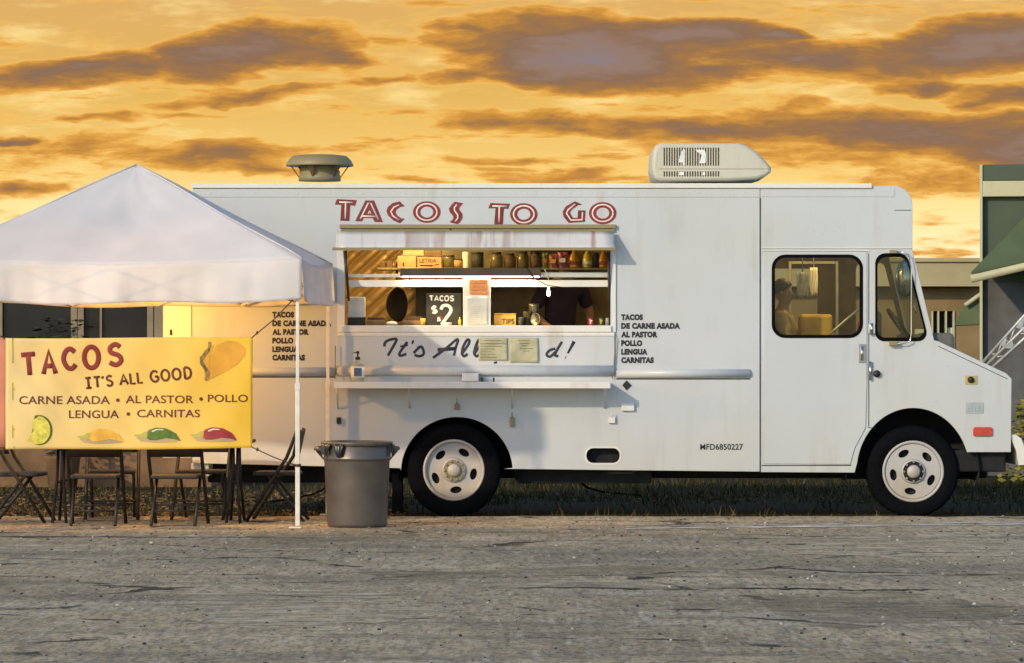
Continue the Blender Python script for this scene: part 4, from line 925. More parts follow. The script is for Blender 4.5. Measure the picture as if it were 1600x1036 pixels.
# ------------------------------------------------------------------ banner
YBN = -2.74
def bn(x, y, yy=YBN): return at(x / 3.048, 500 + y / 3.048, yy)
def bulge(p): return .020 * sin(p.x * 3.1) + .011 * sin(p.z * 7 + p.x * 2) + .006 * sin(p.x * 11 - p.z * 6) + .003 * sin(p.x * 23 + p.z * 17)
BN = thing('taco_banner', 'yellow banner reading TACOS IT\'S ALL GOOD strung under the canopy', 'banner', (at(207, 0, YBN).x, YBN, at(0, 702, YBN).z))
g = MB(); c00, c10, c11, c01 = bn(28, 84), bn(1204, 80), bn(1202, 610), bn(28, 618)
def bnp(u, v):
    p = c00.lerp(c10, u).lerp(c01.lerp(c11, u), v); p.z += .010 * sin(pi * u * 2 + 1) * (v - .5) - .008 * sin(pi * u) * (1 - v); p.y += bulge(p); return p
g.quadgrid(bnp, 80, 40); g.build('sheet', M['banner'], BN, solid=.003)
def drape(g, dy=.004):
    for _ in range(4):
        es = [e for e in g.b.edges if e.calc_length() > .05]
        if not es: break
        bmesh.ops.subdivide_edges(g.b, edges=es, cuts=1); bmesh.ops.triangulate(g.b, faces=[f for f in g.b.faces if len(f.verts) > 3])
    for v in g.b.verts: v.co.y += bulge(v.co) - dy
    return g
GL = {'T': [[(0, 1), (.8, 1)], [(.4, 1), (.4, 0)]], 'A': [[(0, 0), (.4, 1), (.8, 0)], [(.16, .34), (.64, .34)]], 'C': [[(.74, .82), (.5, 1), (.2, .9), (.02, .5), (.2, .1), (.5, 0), (.76, .2)]],
      'O': [[(.42 + .42 * cos(t), .5 + .5 * sin(t)) for t in [2 * pi * i / 20 for i in range(21)]]], 'S': [[(.66, .86), (.4, 1), (.1, .86), (.12, .62), (.56, .44), (.66, .18), (.36, 0), (0, .14)]],
      'I': [[(.2, 1), (.2, 0)], [(0, 1), (.4, 1)], [(0, 0), (.4, 0)]], "'": [[(.1, 1), (.06, .75)]], 'L': [[(0, 1), (0, 0), (.55, 0)]], 'G': [[(.74, .84), (.5, 1), (.2, .9), (.02, .5), (.2, .1), (.5, 0), (.76, .16), (.76, .46)], [(.45, .46), (.78, .46)]],
      'D': [[(0, 1), (0, 0)], [(0, 1), (.35, 1), (.7, .75), (.7, .25), (.35, 0), (0, 0)]], '2': [[(.02, .78), (.14, .96), (.4, 1), (.62, .86), (.6, .62), (.05, 0)], [(.02, .02), (.7, .02)]], '$': [[(.6, .8), (.35, .92), (.08, .78), (.12, .58), (.52, .42), (.6, .2), (.32, .08), (.02, .2)], [(.33, 1.08), (.33, -.08)]]}
ROUND = set("CSOG2$")
def glyph(g, ch, x0, y0, x1, y1, r, tilt=0.0, fn=bn):
    xs = [p[0] for l_ in GL[ch] for p in l_]; ys = [p[1] for l_ in GL[ch] for p in l_]; mw, mx_ = min(xs), max(xs)
    for l_ in GL[ch]:
        pts = [(x0 + (p[0] - mw) / max(mx_ - mw, .05) * (x1 - x0), y1 - p[1] * (y1 - y0)) for p in l_]
        cx, cy = (x0 + x1) / 2, (y0 + y1) / 2; t = R(tilt)
        pts = [(cx + (x - cx) * cos(t) + (y - cy) * sin(t), cy - (x - cx) * sin(t) + (y - cy) * cos(t)) for x, y in pts]
        w_ = [fn(*p) for p in pts]; g.stroke(w_, r, w_[0].y, .08, ch in ROUND or (ch == 'D' and len(l_) > 2))
g = MB()
for ch, x0, y0, x1, y1, t in (('T', 105, 164, 170, 262, 5), ('A', 204, 146, 262, 256, 3), ('C', 302, 138, 358, 232, 4), ('O', 400, 128, 468, 228, 0), ('S', 518, 116, 574, 214, 4)): glyph(g, ch, x0, y0, x1, y1, .021, t)
drape(g, .006).build('title_lettering', M['bred'], BN)
g = MB(); xs = [('I', 406, 432), ('T', 446, 476), ("'", 486, 492), ('S', 506, 532), ('A', 570, 606), ('L', 620, 642), ('L', 655, 676), ('G', 716, 752), ('O', 768, 806), ('O', 822, 860), ('D', 880, 908)]
for ch, x0, x1 in xs:
    yb = 324 - (x0 - 405) * .098; glyph(g, ch, x0, yb - 48 - (x0 - 405) * .008, x1, yb, .0098, 6)
drape(g, .006).build('slogan_lettering', M['maroon'], BN)
g = MB()
for t_, x0, x1, y0, y1 in (('CARNE ASADA', 93, 522, 362, 401), ('AL PASTOR', 597, 922, 359, 397), ('POLLO', 990, 1182, 355, 391), ('LENGUA', 328, 566, 430, 468), ('CARNITAS', 652, 953, 427, 464)):
    a, c = bn(x0, y0), bn(x1, y1); g.text(t_, a.x, c.x, a.z, c.z, YBN, .012, .001)
for x, y in ((560, 382), (958, 376), (610, 448)): g.plate([[bn(*q) for q in ell(x, y, 9, 9, 14)]], YBN - .001, .001)
drape(g, .004).build('menu_lettering', M['maroon'], BN)
def printp(name, loops, m_, par, dy=.004):
    g = MB()
    for lp in loops: g.plate([[bn(*q) for q in lp]], YBN - .0005, .0005)
    return drape(g, dy).build(name, M[m_], par)
TP = printp('taco_picture', [[(995, 285), (1003, 180), (1030, 120), (1085, 97), (1135, 105), (1168, 135), (1168, 165), (1130, 210), (1070, 248)]], 'taco', BN, .005)
g = []
rr = random.Random(5)
for i in range(26):
    t = i / 25; x, y = 985 + 12 * sin(t * 9) - 12 * sin(pi * t), 280 - 165 * t + (0 if t < .7 else -10 * (t - .7)); x += 38 * max(0, t - .75)
    g.append(ell(x, y, rr.uniform(6, 12), rr.uniform(7, 12), 9))
printp('filling_print', g, 'filling', TP, .0065)
printp('fold_print', [[(990, 285), (975, 262), (968, 210), (982, 160), (1010, 122), (1020, 122), (1000, 180), (995, 285)]], 'taco', TP, .0045)
LM = printp('lime_picture', [arc(188, 524, 62, 72, 110, -110, 24) + [(150, 560), (160, 500)]], 'rind', BN, .005)
printp('flesh_print', [arc(182, 524, 58, 68, 85, -120, 24) + [(130, 575), (160, 530), (158, 480)]], 'lime', LM, .0065)
for i, (dx, dy, m_) in enumerate(((-272, 6, 'cho'), (0, 0, 'chg'), (268, -2, 'chr'))):
    SH = printp('chilli_picture', [[(x + dx, y + dy) for x, y in ((700, 562), (692, 545), (708, 524), (742, 512), (795, 517), (838, 540), (862, 576), (825, 566), (790, 562), (745, 572), (712, 572))]], m_, BN, .0075)
    printp('shadow_print', [[(x + dx, y + dy) for x, y in ((648, 560), (690, 555), (760, 565), (800, 556), (862, 572), (840, 580), (740, 584), (670, 578))]], 'shadow', SH, .0045)
    printp('stalk_print', [[(x + dx, y + dy) for x, y in ((640, 552), (642, 546), (672, 543), (690, 530), (704, 536), (700, 562), (672, 560), (655, 558))]], 'stalk', SH, .0085)
    if i: printp('gloss_print', [[(x + dx, y + dy) for x, y in ((722, 530), (745, 519), (780, 521), (778, 525), (748, 524), (728, 533))]], 'gloss', SH, .009)
g = MB()
for x, y in ((62, 92), (62, 200), (66, 330), (66, 520), (68, 606)): g.plate([[bn(*q) for q in ell(x, y, 5, 6, 10)]], YBN - .001, .001)
for y0, y1 in ((95, 200), (300, 380), (500, 560)): g.plate([[bn(*q) for q in ((58, y0), (64, y0), (65, y1), (59, y1))]], YBN - .001, .001)
drape(g, .004).build('hem_mark', M['stalk'], BN)
fl = FRc + Vector((-.02, -.02, 0))
g = MB(); a, b_ = bn(1200, 84), Vector((fl.x, fl.y, 2.02)); g.tube([a, a.lerp(b_, .5) - Vector((0, 0, .02)), b_], .006, 6); g.lathe([(0, -.02), (.014, 0), (0, .02)], a.lerp(b_, .12), 'z', 8)
a, b_ = bn(1196, 604), Vector((fl.x, fl.y, at(0, 727, -2.7).z)); g.tube([a, a.lerp(b_, .5) - Vector((0, 0, .008)), b_], .006, 6); g.lathe([(0, -.02), (.016, 0), (0, .02)], a.lerp(b_, .14), 'z', 8)
g.lathe([(.03, -.012), (.03, .012)], (FRc.x, FRc.y, b_.z), 'z', 12); g.tube([bn(28, 90), Vector((FLc.x, FLc.y, 2.0))], .006, 6); g.tube([bn(28, 610), Vector((FLc.x, FLc.y, .72))], .006, 6)
g.build('rope', M['rope'], BN)
c00b, c10b, c11b, c01b = bn(-330, 84, YBN + .03), bn(34, 84, YBN + .03), bn(32, 616, YBN + .03), bn(-330, 622, YBN + .03)
g = MB(); g.quadgrid(lambda u, v: c00b.lerp(c10b, u).lerp(c01b.lerp(c11b, u), v) + Vector((0, .012 * sin(u * 12), 0)), 24, 6)
SB = thing('salmon_banner', 'plain salmon pink banner hanging at the left edge beside the yellow banner', 'banner', (at(-20, 0, YBN).x, YBN, at(0, 702, YBN).z))
g.build('sheet', M['salmon'], SB, solid=.003)
g = MB(); g.tube([c00b, Vector((FLc.x, FLc.y, 2.0))], .006, 6); g.tube([c01b, Vector((FLc.x, FLc.y, .7))], .006, 6); g.build('rope', M['rope'], SB)

# ------------------------------------------------------------------ table and chairs
TB = thing('folding_table', 'folding table on splayed dark legs behind the yellow banner', 'table', (at(233, 0, -1.5).x, -1.5, 0))
tx0, tx1 = at(72, 0, -1.5).x, at(396, 0, -1.5).x
MB().box(tx0, tx1, -1.83, -1.17, .715, .745).build('table_top', M['cardd'], TB, .006)
for px in (98, 368):
    x = at(px, 0, -1.5).x
    for s in (-1, 1):
        g = MB(); g.tube([(x - .028, -1.5 + s * .10, .715), (x - .028, -1.5 + s * .18, .42), (x - .062, -1.5 + s * .27, 0)], .014, 8); g.tube([(x + .028, -1.5 + s * .10, .715), (x + .028, -1.5 + s * .18, .42), (x + .062, -1.5 + s * .27, 0)], .014, 8)
        g.build('leg', M['black'], TB)
    g = MB(); g.tube([(x - .03, -1.7, .36), (x - .03, -1.3, .36)], .009, 6); g.tube([(x - .03, -1.69, .37), (x + .03, -1.69, .37)], .012, 6); g.tube([(x - .03, -1.31, .37), (x + .03, -1.31, .37)], .012, 6); g.build('leg_brace', M['black'], TB)
def make_chair():
    c = thing('folding_chair', '', 'chair', group='black folding chairs round the table')
    lc = dict(local=True)
    for s in (-1, 1):
        MB().tube([(s * .238, -.27, .0), (s * .238, -.02, .40), (s * .238, .10, .58), (s * .235, .20, .84)], .0165, 8).build('leg', M['black'], c, **lc)
        MB().tube([(s * .195, .25, .0), (s * .195, -.10, .45)], .015, 8).build('leg', M['black'], c, **lc)
    g = MB(); g.box(-.21, .21, -.21, .19, .415, .452); g.build('seat', M['black'], c, .012, **lc)
    g = MB()
    def bp(u, v): return Vector((-.232 + .464 * u, .155 + .05 * v + .03 * sin(pi * u), .61 + .22 * v))
    g.quadgrid(bp, 12, 4); g.build('backrest', M['black'], c, solid=.012, **lc)
    g = MB(); g.tube([(-.238, -.165, .17), (.238, -.165, .17)], .009, 8); g.build('crossbar', M['black'], c, **lc)
    g = MB(); g.tube([(-.195, .15, .13), (.195, .15, .13)], .009, 8); g.build('crossbar', M['black'], c, **lc)
    return c
ch0 = make_chair()
for i, (px, Y, rz_, lb_) in enumerate((
    (150, -2.12, 180, 'black folding chair with its back to us below the word TACOS'),
    (277, -2.12, 176, 'black folding chair with its back to us below the green chilli'),
    (176, -.85, 4, 'black folding chair facing us across the table, behind the left one of the back-turned pair'),
    (316, -.85, -5, 'black folding chair facing us across the table, below the red chilli'),
    (32, -1.5, 86, 'black folding chair seen side-on below the lime, facing right'),
    (436, -1.25, -94, 'black folding chair seen side-on behind the front tent pole, facing left'))):
    o = ch0 if i == 0 else copy_tree(ch0)
    p = at(px, 0, Y); o.location = (p.x, Y, 0 if Y < -.6 else 0); o.rotation_euler = (0, 0, R(rz_)); o['label'] = lb_

# ------------------------------------------------------------------ trash can
YC = -2.72; cb = at(556, 825, YC); q = (D + YC) / F
TC = thing('trash_can', 'round grey plastic trash can beside the front tent pole', 'trash can', (cb.x, YC + .25, 0))
cc = Vector((cb.x, YC + .26, 0)); zz = lambda py: at(0, py, YC).z - at(0, 825, YC).z
MB().lathe([(0, .005), (44 * q, .0), (46.5 * q, .012), (47 * q, .03), (51.5 * q, zz(722)), (52 * q, zz(720)), (54 * q, zz(719)), (54.5 * q, zz(716)), (53 * q, zz(714)), (53.5 * q, zz(696)), (52 * q, zz(695)), (46 * q, .12), (0, .1)], cc, 'z', 72).build('body', M['bin'], TC)
g = MB(); g.lathe([(52 * q, zz(698)), (56 * q, zz(697)), (57 * q, zz(693)), (56 * q, zz(690.5)), (50 * q, zz(690)), (51 * q, zz(696))], cc, 'z', 72); g.build('rim', M['binlid'], TC)
for a0 in (200, 20):
    a = R(a0); e = Vector((cos(a), sin(a), 0)); t_ = Vector((-sin(a), cos(a), 0)); g = MB()
    for s in (-1, 1):
        p = cc + e * 53 * q + t_ * s * .07
        v = [g.b.verts.new(p + k) for k in (Vector((0, 0, zz(697))), e * .07 + Vector((0, 0, zz(699))), e * .06 + Vector((0, 0, zz(706))), Vector((0, 0, zz(718))))]; g.b.faces.new(v)
    p = cc + e * 53 * q
    g.tube([p + e * .062 - t_ * .07 + Vector((0, 0, zz(702))), p + e * .062 + t_ * .07 + Vector((0, 0, zz(702)))], .014, 8)
    g.build('handle', M['bin'], TC, solid=.008)
g = MB()
for k, (a0, w_, d_) in enumerate(((215, .07, .10), (243, .05, .12), (350, .05, .11))):
    def fl_(u, v, a0=a0, w_=w_, d_=d_):
        a = R(a0) + (u - .5) * w_ / (.5 * 55 * q) * (1 - .5 * v); r_ = 57.6 * q + .012 * sin(v * 3) + .006 * sin(u * 9)
        return cc + Vector((r_ * cos(a), r_ * sin(a), zz(694) - d_ * v * (1 - .3 * abs(u - .4))))
    g.quadgrid(fl_, 8, 6)
g.lathe([(50 * q, zz(692)), (49 * q, zz(700)), (30 * q, zz(735)), (0, zz(745))], cc, 'z', 40)
g.build('liner', M['bag'], TC, solid=.002)

# ------------------------------------------------------------------ things at the serving window
def lathe_px(prof, px, py, Y, m_, nm, parent=None, n=24):
    c = at(px, py, Y); k = (D + Y) / F
    return MB().lathe([(r_ * k, h_ * k) for r_, h_ in prof], c, 'z', n).build(nm, M[m_], parent)
zsh = 596.6
BT = thing('pump_bottle', 'clear pump bottle with a blue label at the left end of the serving shelf', 'bottle', (at(559, 0, -.2).x, -.2, at(0, zsh).z))
bb_ = at(559, 0, -.2); bb_.z = at(0, zsh).z; k = (D - .2) / F
lf = lambda prof: [(r_ * k, h_ * k) for r_, h_ in prof]
MB().lathe(lf([(0, .5), (9.5, .5), (10.5, 2), (10.5, 24), (9, 29), (5, 33), (3.6, 35)]), bb_, 'z', 24).build('bottle_body', M['gel'], BT)
g = MB().lathe(lf([(10.7, 7), (10.7, 24)]), bb_, 'z', 24); LB = g.build('label', M['lwhite'], BT)
g = MB(); g.box(bb_.x - 5.5 * k, bb_.x + 6.5 * k, -.2 - 11.3 * k, -.2 - 8 * k, bb_.z + 9 * k, bb_.z + 22 * k); g.build('label_print', M['lblue'], LB)
g = MB().lathe(lf([(3.8, 34.5), (4, 39), (1.4, 39.5), (1.2, 44), (2.6, 44.5), (2.6, 48), (0, 48.5)]), bb_, 'z', 16); g.tube([bb_ + Vector((0, 0, 46.5 * k)), bb_ + Vector((-7 * k, -.01, 45.5 * k))], .005, 6); g.build('pump', M['ink'], BT)
YS = -.03
def sheet(px0, py0, px1, py1, Y, nm, lb_, m_, lines, inkm, cat, cur=.006):
    a, c = at(px0, py0, Y), at(px1, py1, Y); t = thing(nm, lb_, cat, ((a.x + c.x) / 2, Y, c.z))
    g = MB(); f = lambda u, v: Vector((a.x + (c.x - a.x) * u, Y - cur * (sin(u * 5 + v * 3) * .5 + .5) - .002, a.z + (c.z - a.z) * v)); g.quadgrid(f, 14, 10); g.build('sheet', M[m_], t, solid=.001)
    g = MB()
    for (u0, u1, v, w_) in lines: g.tube([f(u0 + (u1 - u0) * k_ / 6, v + .006 * sin(k_ * 2.3)) - Vector((0, .0025, 0)) for k_ in range(7)], w_, 5)
    if lines: g.build('scribble', M[inkm], t)
    return t
rl = random.Random(2)
sheet(748, 528, 793, 563, YS, 'paper_notice', 'olive paper notice with lines of writing covering the slogan, left one of two', 'olive', [(.15, .8, .12, .0022), (.05, .95, .26, .003), (.05, .8, .38, .002), (.05, .55, .5, .0024), (.05, .45, .62, .002), (.05, .6, .74, .002), (.05, .62, .86, .003)], 'scrib', 'notice')
sheet(796, 528, 841, 566, YS - .002, 'paper_notice', 'crumpled olive paper notice with short centred lines, right one of two', 'olive', [(.3, .72, .1, .002), (.35, .7, .22, .0024), (.4, .62, .32, .002), (.35, .82, .44, .0024), (.45, .7, .54, .002)], 'scrib', 'notice', .012)
sheet(733, 437, 762, 460, .045, 'orange_notice', 'small orange handwritten notice on the white window post', 'orange', [(.1, .9, .25, .002), (.15, .8, .5, .002), (.1, .5, .72, .003), (.55, .9, .7, .003)], 'card', 'notice', .004)
sheet(728, 463, 761, 507, .045, 'white_notice', 'white sheet of faint writing on the window post below the orange notice', 'paper', [(.15, .8, .38 + .075 * i, .0011) for i in range(8)], 'olive', 'notice', .004)
# menu board
YM = .2; a, c = at(666, 458, YM), at(721, 509, YM)
MBD = thing('price_board', 'black board reading TACOS $2 in white, leaning in the left window', 'sign', ((a.x + c.x) / 2, YM, c.z))
MB().box(a.x, c.x, YM, YM + .012, c.z, a.z).build('board', M['board'], MBD, .002)
g = MB(); fnb = lambda x, y: at(x, y, YM - .002)
for ch, x0, x1 in (('T', 671, 677.5), ('A', 679, 685.5), ('C', 687.5, 692.5), ('O', 695, 701), ('S', 703.5, 708.5)): glyph(g, ch, x0, 462.5, x1, 470, .0068, 0, fnb)
glyph(g, '$', 675, 478, 682, 490, .009, 6, fnb); glyph(g, '2', 689, 477, 706, 507, .0155, 0, fnb)
g.build('lettering', M['chalk'], MBD)
g = MB(); g.stroke([at(684, 496, YM - .004), at(688, 500, YM - .004), at(683, 501, YM - .004)], .010, YM - .004, .1); g.build('chalk_heart', M['chalk'], MBD)
g = MB(); g.stroke([at(687, 494, YM - .006), at(692, 497, YM - .006), at(688, 499, YM - .006)], .006, YM - .006, .1); g.build('red_mark', M['canred'], MBD)
def goods(px0, py0, px1, py1, Y, dep, nm, lb_, m_, cat, group=None, bev=.004):
    a, c = at(px0, py0, Y), at(px1, py1, Y); g = MB().box(a.x, c.x, Y, Y + dep, c.z, a.z); o = g.build(nm, M[m_], None, bev); return tag(o, lb_, cat, group)
zw = 508.8
a_, c_ = at(772, 491, .2), at(806, zw, .2)
TBX = thing('tip_box', 'yellow box lettered TIPS in the right serving window', 'box', ((a_.x + c_.x) / 2, .25, c_.z))
g = MB(); g.box(a_.x, c_.x, .2, .32, c_.z, a_.z); g.build('box_body', M['tips'], TBX, .003); g = MB(); g.box(a_.x - .004, c_.x + .004, .195, .325, a_.z + .001, a_.z + .008); g.build('lid', M['tips'], TBX, .002)
g = MB(); p, q_ = at(784, 498, .2), at(804, 506, .2); g.text('TIPS', p.x, q_.x, p.z, q_.z, .199, .02); g.build('lettering', M['inkb'], TBX)
def can(px, w_, h_, m_, lb_, cat='can'):
    Y = .16; c = at(px, zw, Y); kk = (D + Y) / F; t = thing('drink_can', lb_, cat, c)
    MB().lathe([(0, 0), (w_ * .8 * kk, 0), (w_ * kk, 1.2 * kk), (w_ * kk, (h_ - 1.6) * kk), (w_ * .8 * kk, (h_ - .4) * kk)], c, 'z', 20).build('can_body', M[m_], t)
    MB().lathe([(w_ * .82 * kk, (h_ - .35) * kk), (w_ * .8 * kk, h_ * kk), (w_ * .7 * kk, (h_ - .5) * kk), (0, (h_ - .5) * kk)], c, 'z', 20).build('lid', M['tin'], t)
    MB().plate([[Vector((c.x + dx * kk, 0, c.z + dz * kk)) for dx, dz in ((-2, 3), (-.6, 3), (-.4, 7), (1.5, 7), (1.5, 8.5), (-2, 8.5))]], Y - (w_ + .4) * kk, .004).build('printed_mark', M['lwhite'] if m_ == 'canred' else M['tips'], t)
can(924, 5, 12, 'canred', 'red drink can with a pale mark at the right of the window sill')
can(940, 4.6, 12, 'cangreen', 'dark green drink can between the red can and the window edge')
lathe_px([(0, 0), (3.6, 0), (3.8, 8), (3, 11), (2.6, 12), (0, 12.3)], 949.5, zw, .16, 'gel', 'small_jar'); tag(bpy.data.objects['small_jar'], 'small white jar in the bottom right corner of the window', 'jar')
# register and trays, left pane
a_, c_ = at(544, 464, .3), at(570, 496, .3)
RG = thing('till', 'pale boxy till on a black base at the left of the window', 'till', ((a_.x + c_.x) / 2, .35, at(0, zw, .3).z))
MB().box(a_.x, c_.x, .3, .5, c_.z, a_.z).build('housing', M['lwhite'], RG, .006); MB().box(a_.x - .004, c_.x - .003, .295, .5, at(0, zw, .3).z, c_.z - .001).build('base', M['black'], RG, .004)
for i, y in enumerate((507.8, 503.5, 499.2)): goods(574, y - 3.4, 600, y, .3, .25, 'food_tray', ('brown food tray at the bottom of the stack beside the till', 'brown food tray in the middle of the stack beside the till', 'brown food tray on top of the stack beside the till')[i], 'card' if i != 2 else 'cardd', 'tray', 'stacked food trays')
lathe_px([(0, 0), (9, .3), (10, 3), (7, 5.6), (0, 6.6)], 612, zw - .3, .3, 'lwhite', 'wrapped_food'); tag(bpy.data.objects['wrapped_food'], 'low white wrapped bundle in front of the hanging pan', 'food')
goods(630, 501, 661, zw - .3, .34, .2, 'bread_box', 'long brown box left of the black price board', 'card', 'box'); goods(636, 495, 660, 500.8, .38, .12, 'bread_box', 'dark carton lying on the long brown box', 'cardd', 'box')
lathe_px([(0, 0), (3.6, 0), (4.2, 11), (3.6, 11.2), (0, 10)], 661, zw - .2, .2, 'tips', 'paper_cup'); tag(bpy.data.objects['paper_cup'], 'pale yellow cup standing beside the black price board', 'cup')
lathe_px([(0, 0), (2.6, 0), (2.6, 8), (1.2, 10), (1.2, 13), (0, 13.2)], 718.5, zw - .2, .15, 'lemon', 'sauce_bottle'); tag(bpy.data.objects['sauce_bottle'], 'tiny yellow sauce bottle right of the price board', 'bottle')
pc = at(620, 476, 1.0); PN = thing('frying_pan', 'dark round frying pan hanging in front of the quilted wall', 'pan', pc)
g = MB().lathe([(0, .03), (.14, .03), (.165, -.01), (.17, -.015), (.15, .0), (0, .0)], pc, 'y', 32); rotm = Matrix.Rotation(R(58), 3, 'Z') @ Matrix.Rotation(R(10), 3, 'Y')
for v in g.b.verts: v.co = rotm @ (v.co - pc) + pc
g.build('pan_body', M['black'], PN); MB().tube([pc + Vector((0, 0, .16)), pc + Vector((.0, .01, .40))], [.012, .009], 8).build('handle', M['black'], PN)
for i, (px, w_, h_, m_, lb_) in enumerate(((812, 9, 13, 'tin', 'dull tin bowl beside the yellow tip box'), (824, 7, 22, 'jar', 'tall olive jar behind the tin bowls'), (834, 8, 34, 'tin', 'tall steel pot beside the worker in the window'))):
    o = lathe_px([(0, 0), (w_ * .8, 0), (w_, h_ * .9), (w_ * 1.05, h_), (w_ * .9, h_ * .97), (w_ * .75, h_ * .2), (0, h_ * .15)], px, zw - .2, .3 + .06 * i, m_, ('tin_bowl', 'olive_jar', 'steel_pot')[i]); tag(o, lb_, ('bowl', 'jar', 'pot')[i])
pc = at(837.5, 499, .22); g = MB().lathe([(0, 0), (.05, 0), (.055, -.012), (.059, -.012), (.06, .01), (0, .012)], pc, 'y', 28)
rotm = Matrix.Rotation(R(-42), 3, 'Z')
for v in g.b.verts: v.co = rotm @ (v.co - pc) + pc
tag(g.build('round_tray', M['tin'], None), 'small round tray with a dark rim standing on edge before the worker', 'tray')
# goods on the high shelf
YH = .78; zs_ = 418.9
def carton(px0, py0, px1, py1, lb_, txt=None, m_='card', Y=YH, rect=None):
    a, c = at(px0, py0, Y), at(px1, py1, Y); t = thing('carton', lb_, 'carton', ((a.x + c.x) / 2, Y, c.z), group='cartons on the high shelf')
    MB().box(a.x, c.x, Y, Y + .22, c.z, a.z).build('box_body', M[m_], t, .004)
    g = MB(); w_ = c.x - a.x
    if txt:
        p, q_ = at(px0 + 3, py0 + 2, Y), at(px1 - 8, py0 + 8.5, Y); g.text(txt, p.x, q_.x, p.z, q_.z, Y - .001, .01)
        g.tube([at(px0 + 4, py1 - 4.5, Y - .002), at(px1 - 14, py1 - 4, Y - .002)], .005, 5); g.tube([at(px1 - 12, py1 - 5, Y - .002), at(px1 - 4, py1 - 6, Y - .002)], .003, 5)
    else: g.tube([at(px0 + 8, py1 - 8, Y - .002), at(px0 + 10, py1 - 8, Y - .002), at(px0 + 9, py1 - 3, Y - .002)], .006, 5)
    g.build('printed_lettering', M['inkb'], t); return t
carton(621, 400, 650, zs_, 'plain brown carton at the left end of the high shelf')
carton(652.5, 402, 690, zs_, 'brown carton lettered LETRIA on the high shelf', 'LETRIA')
carton(594, 408, 613, 419, 'small dark carton beside the quilted wall at shelf height', None, 'cardd')
goods(630, 391, 662, 399.7, YH + .05, .2, 'flat_carton', 'flat tan carton lying on the plain brown carton', 'card', 'carton', 'cartons on the high shelf')
goods(664, 392, 690, 401.7, YH + .05, .2, 'flat_carton', 'dark flat carton lying on the carton lettered LETRIA', 'cardd', 'carton', 'cartons on the high shelf')
def lz(nm, prof, px, m_, lb_, cat, Y=YH + .06, cap=None):
    o = lathe_px(prof, px, zs_, Y, m_, nm, None, 24); tag(o, lb_, cat)
    if cap: lathe_px(cap, px, zs_, Y, 'ink', 'lid', o, 16)
    return o
lz('olive_tub', [(0, 0), (9, 0), (10, 16), (9, 18), (0, 18.4)], 701, 'jar', 'round olive tub next to the carton lettered LETRIA', 'tub', cap=[(9.4, 17), (9.4, 20), (0, 20.4)])
lz('brown_tub', [(0, 0), (7, 0), (8, 12), (0, 12.4)], 715.5, 'card', 'low brown tub left of the pale paper roll', 'tub', cap=[(8, 12), (8, 14), (0, 14.2)])
lz('paper_roll', [(0, 0), (5.2, 0), (5.4, 1), (5.4, 25), (0, 25.4)], 728, 'paper', 'upright pale paper roll on the high shelf', 'paper roll')
lz('dark_tin', [(0, 0), (9.5, 0), (9.5, 24), (0, 24.4)], 746, 'board', 'wide dark tin right of the pale paper roll', 'tin', cap=[(9.8, 22), (9.8, 25), (0, 25.4)])
for i, (px, w_, h_, m_, lb_) in enumerate(((776, 10, 24, 'jar', 'large olive storage jar, next to the dark tin'), (797, 9, 22, 'cardd', 'brown storage jar between the olive ones'), (817, 9, 25, 'jar', 'olive storage jar above the dangling black cord'), (837, 8.5, 24, 'cardd', 'brown storage jar beside the green snack bag'))):
    lz('storage_jar', [(0, 0), (w_, 0), (w_, h_ * .75), (w_ * .7, h_ * .86), (w_ * .7, h_), (0, h_)], px, m_, lb_, 'jar', cap=[(w_ * .75, h_ - 2), (w_ * .75, h_ + 1), (0, h_ + 1.2)])
def bag(px, w_, h_, m_, lb_, Y=YH + .05):
    c = at(px, zs_, Y); kk = (D + Y) / F; g = MB()
    for sd in (-1, 1):
        def f(u, v, sd=sd): return c + Vector(((u - .5) * 2 * w_ * kk * (1 - .12 * sin(pi * v)) + .004 * sin(v * 15), sd * .045 * sin(pi * u) * (1 - v) ** .5 * (v + .15) ** .3 + .006 * sin(u * 11 + v * 9), h_ * kk * v))
        g.quadgrid(f, 10, 10)
    o = g.build('snack_bag', M[m_], None); tag(o, lb_, 'snack bag', 'snack bags on the high shelf')
    g = MB(); g.box(c.x - w_ * .55 * kk, c.x + w_ * .5 * kk, Y - .052, Y - .046, c.z + h_ * kk * .35, c.z + h_ * kk * .62); g.build('bag_label', M['lwhite'] if m_ == 'bagpink' else M['bagred'] if m_ == 'baggreen' else M['tips'], o)
bag(851.5, 6, 24, 'baggreen', 'green snack bag on the high shelf'); bag(864, 9, 22, 'bagred', 'reddish snack bag between the green and the pink one'); bag(879, 9, 25, 'bagpink', 'pink snack bag beside the orange bottle')
for px, m_, lb_ in ((897, 'juice', 'orange juice bottle next to the pink snack bag'), (918, 'lemon', 'yellow bottle between the two orange bottles'), (943, 'juice', 'orange juice bottle at the right end of the high shelf')):
    o = lz('juice_bottle', [(0, 0), (7, 0), (8, 3), (8, 14), (6, 20), (3, 25), (2.6, 28), (0, 28.2)], px, m_, lb_, 'bottle')
    lathe_px([(8.2, 5), (8.2, 11)], px, zs_, YH + .06, 'lwhite' if m_ == 'lemon' else 'bagred', 'bottle_label', o)
lz('dark_jar', [(0, 0), (5.5, 0), (5.5, 18), (4, 22), (0, 22.2)], 931, 'board', 'narrow dark jar between the yellow and orange bottles', 'jar', cap=[(4.4, 21), (4.4, 24), (0, 24.2)])
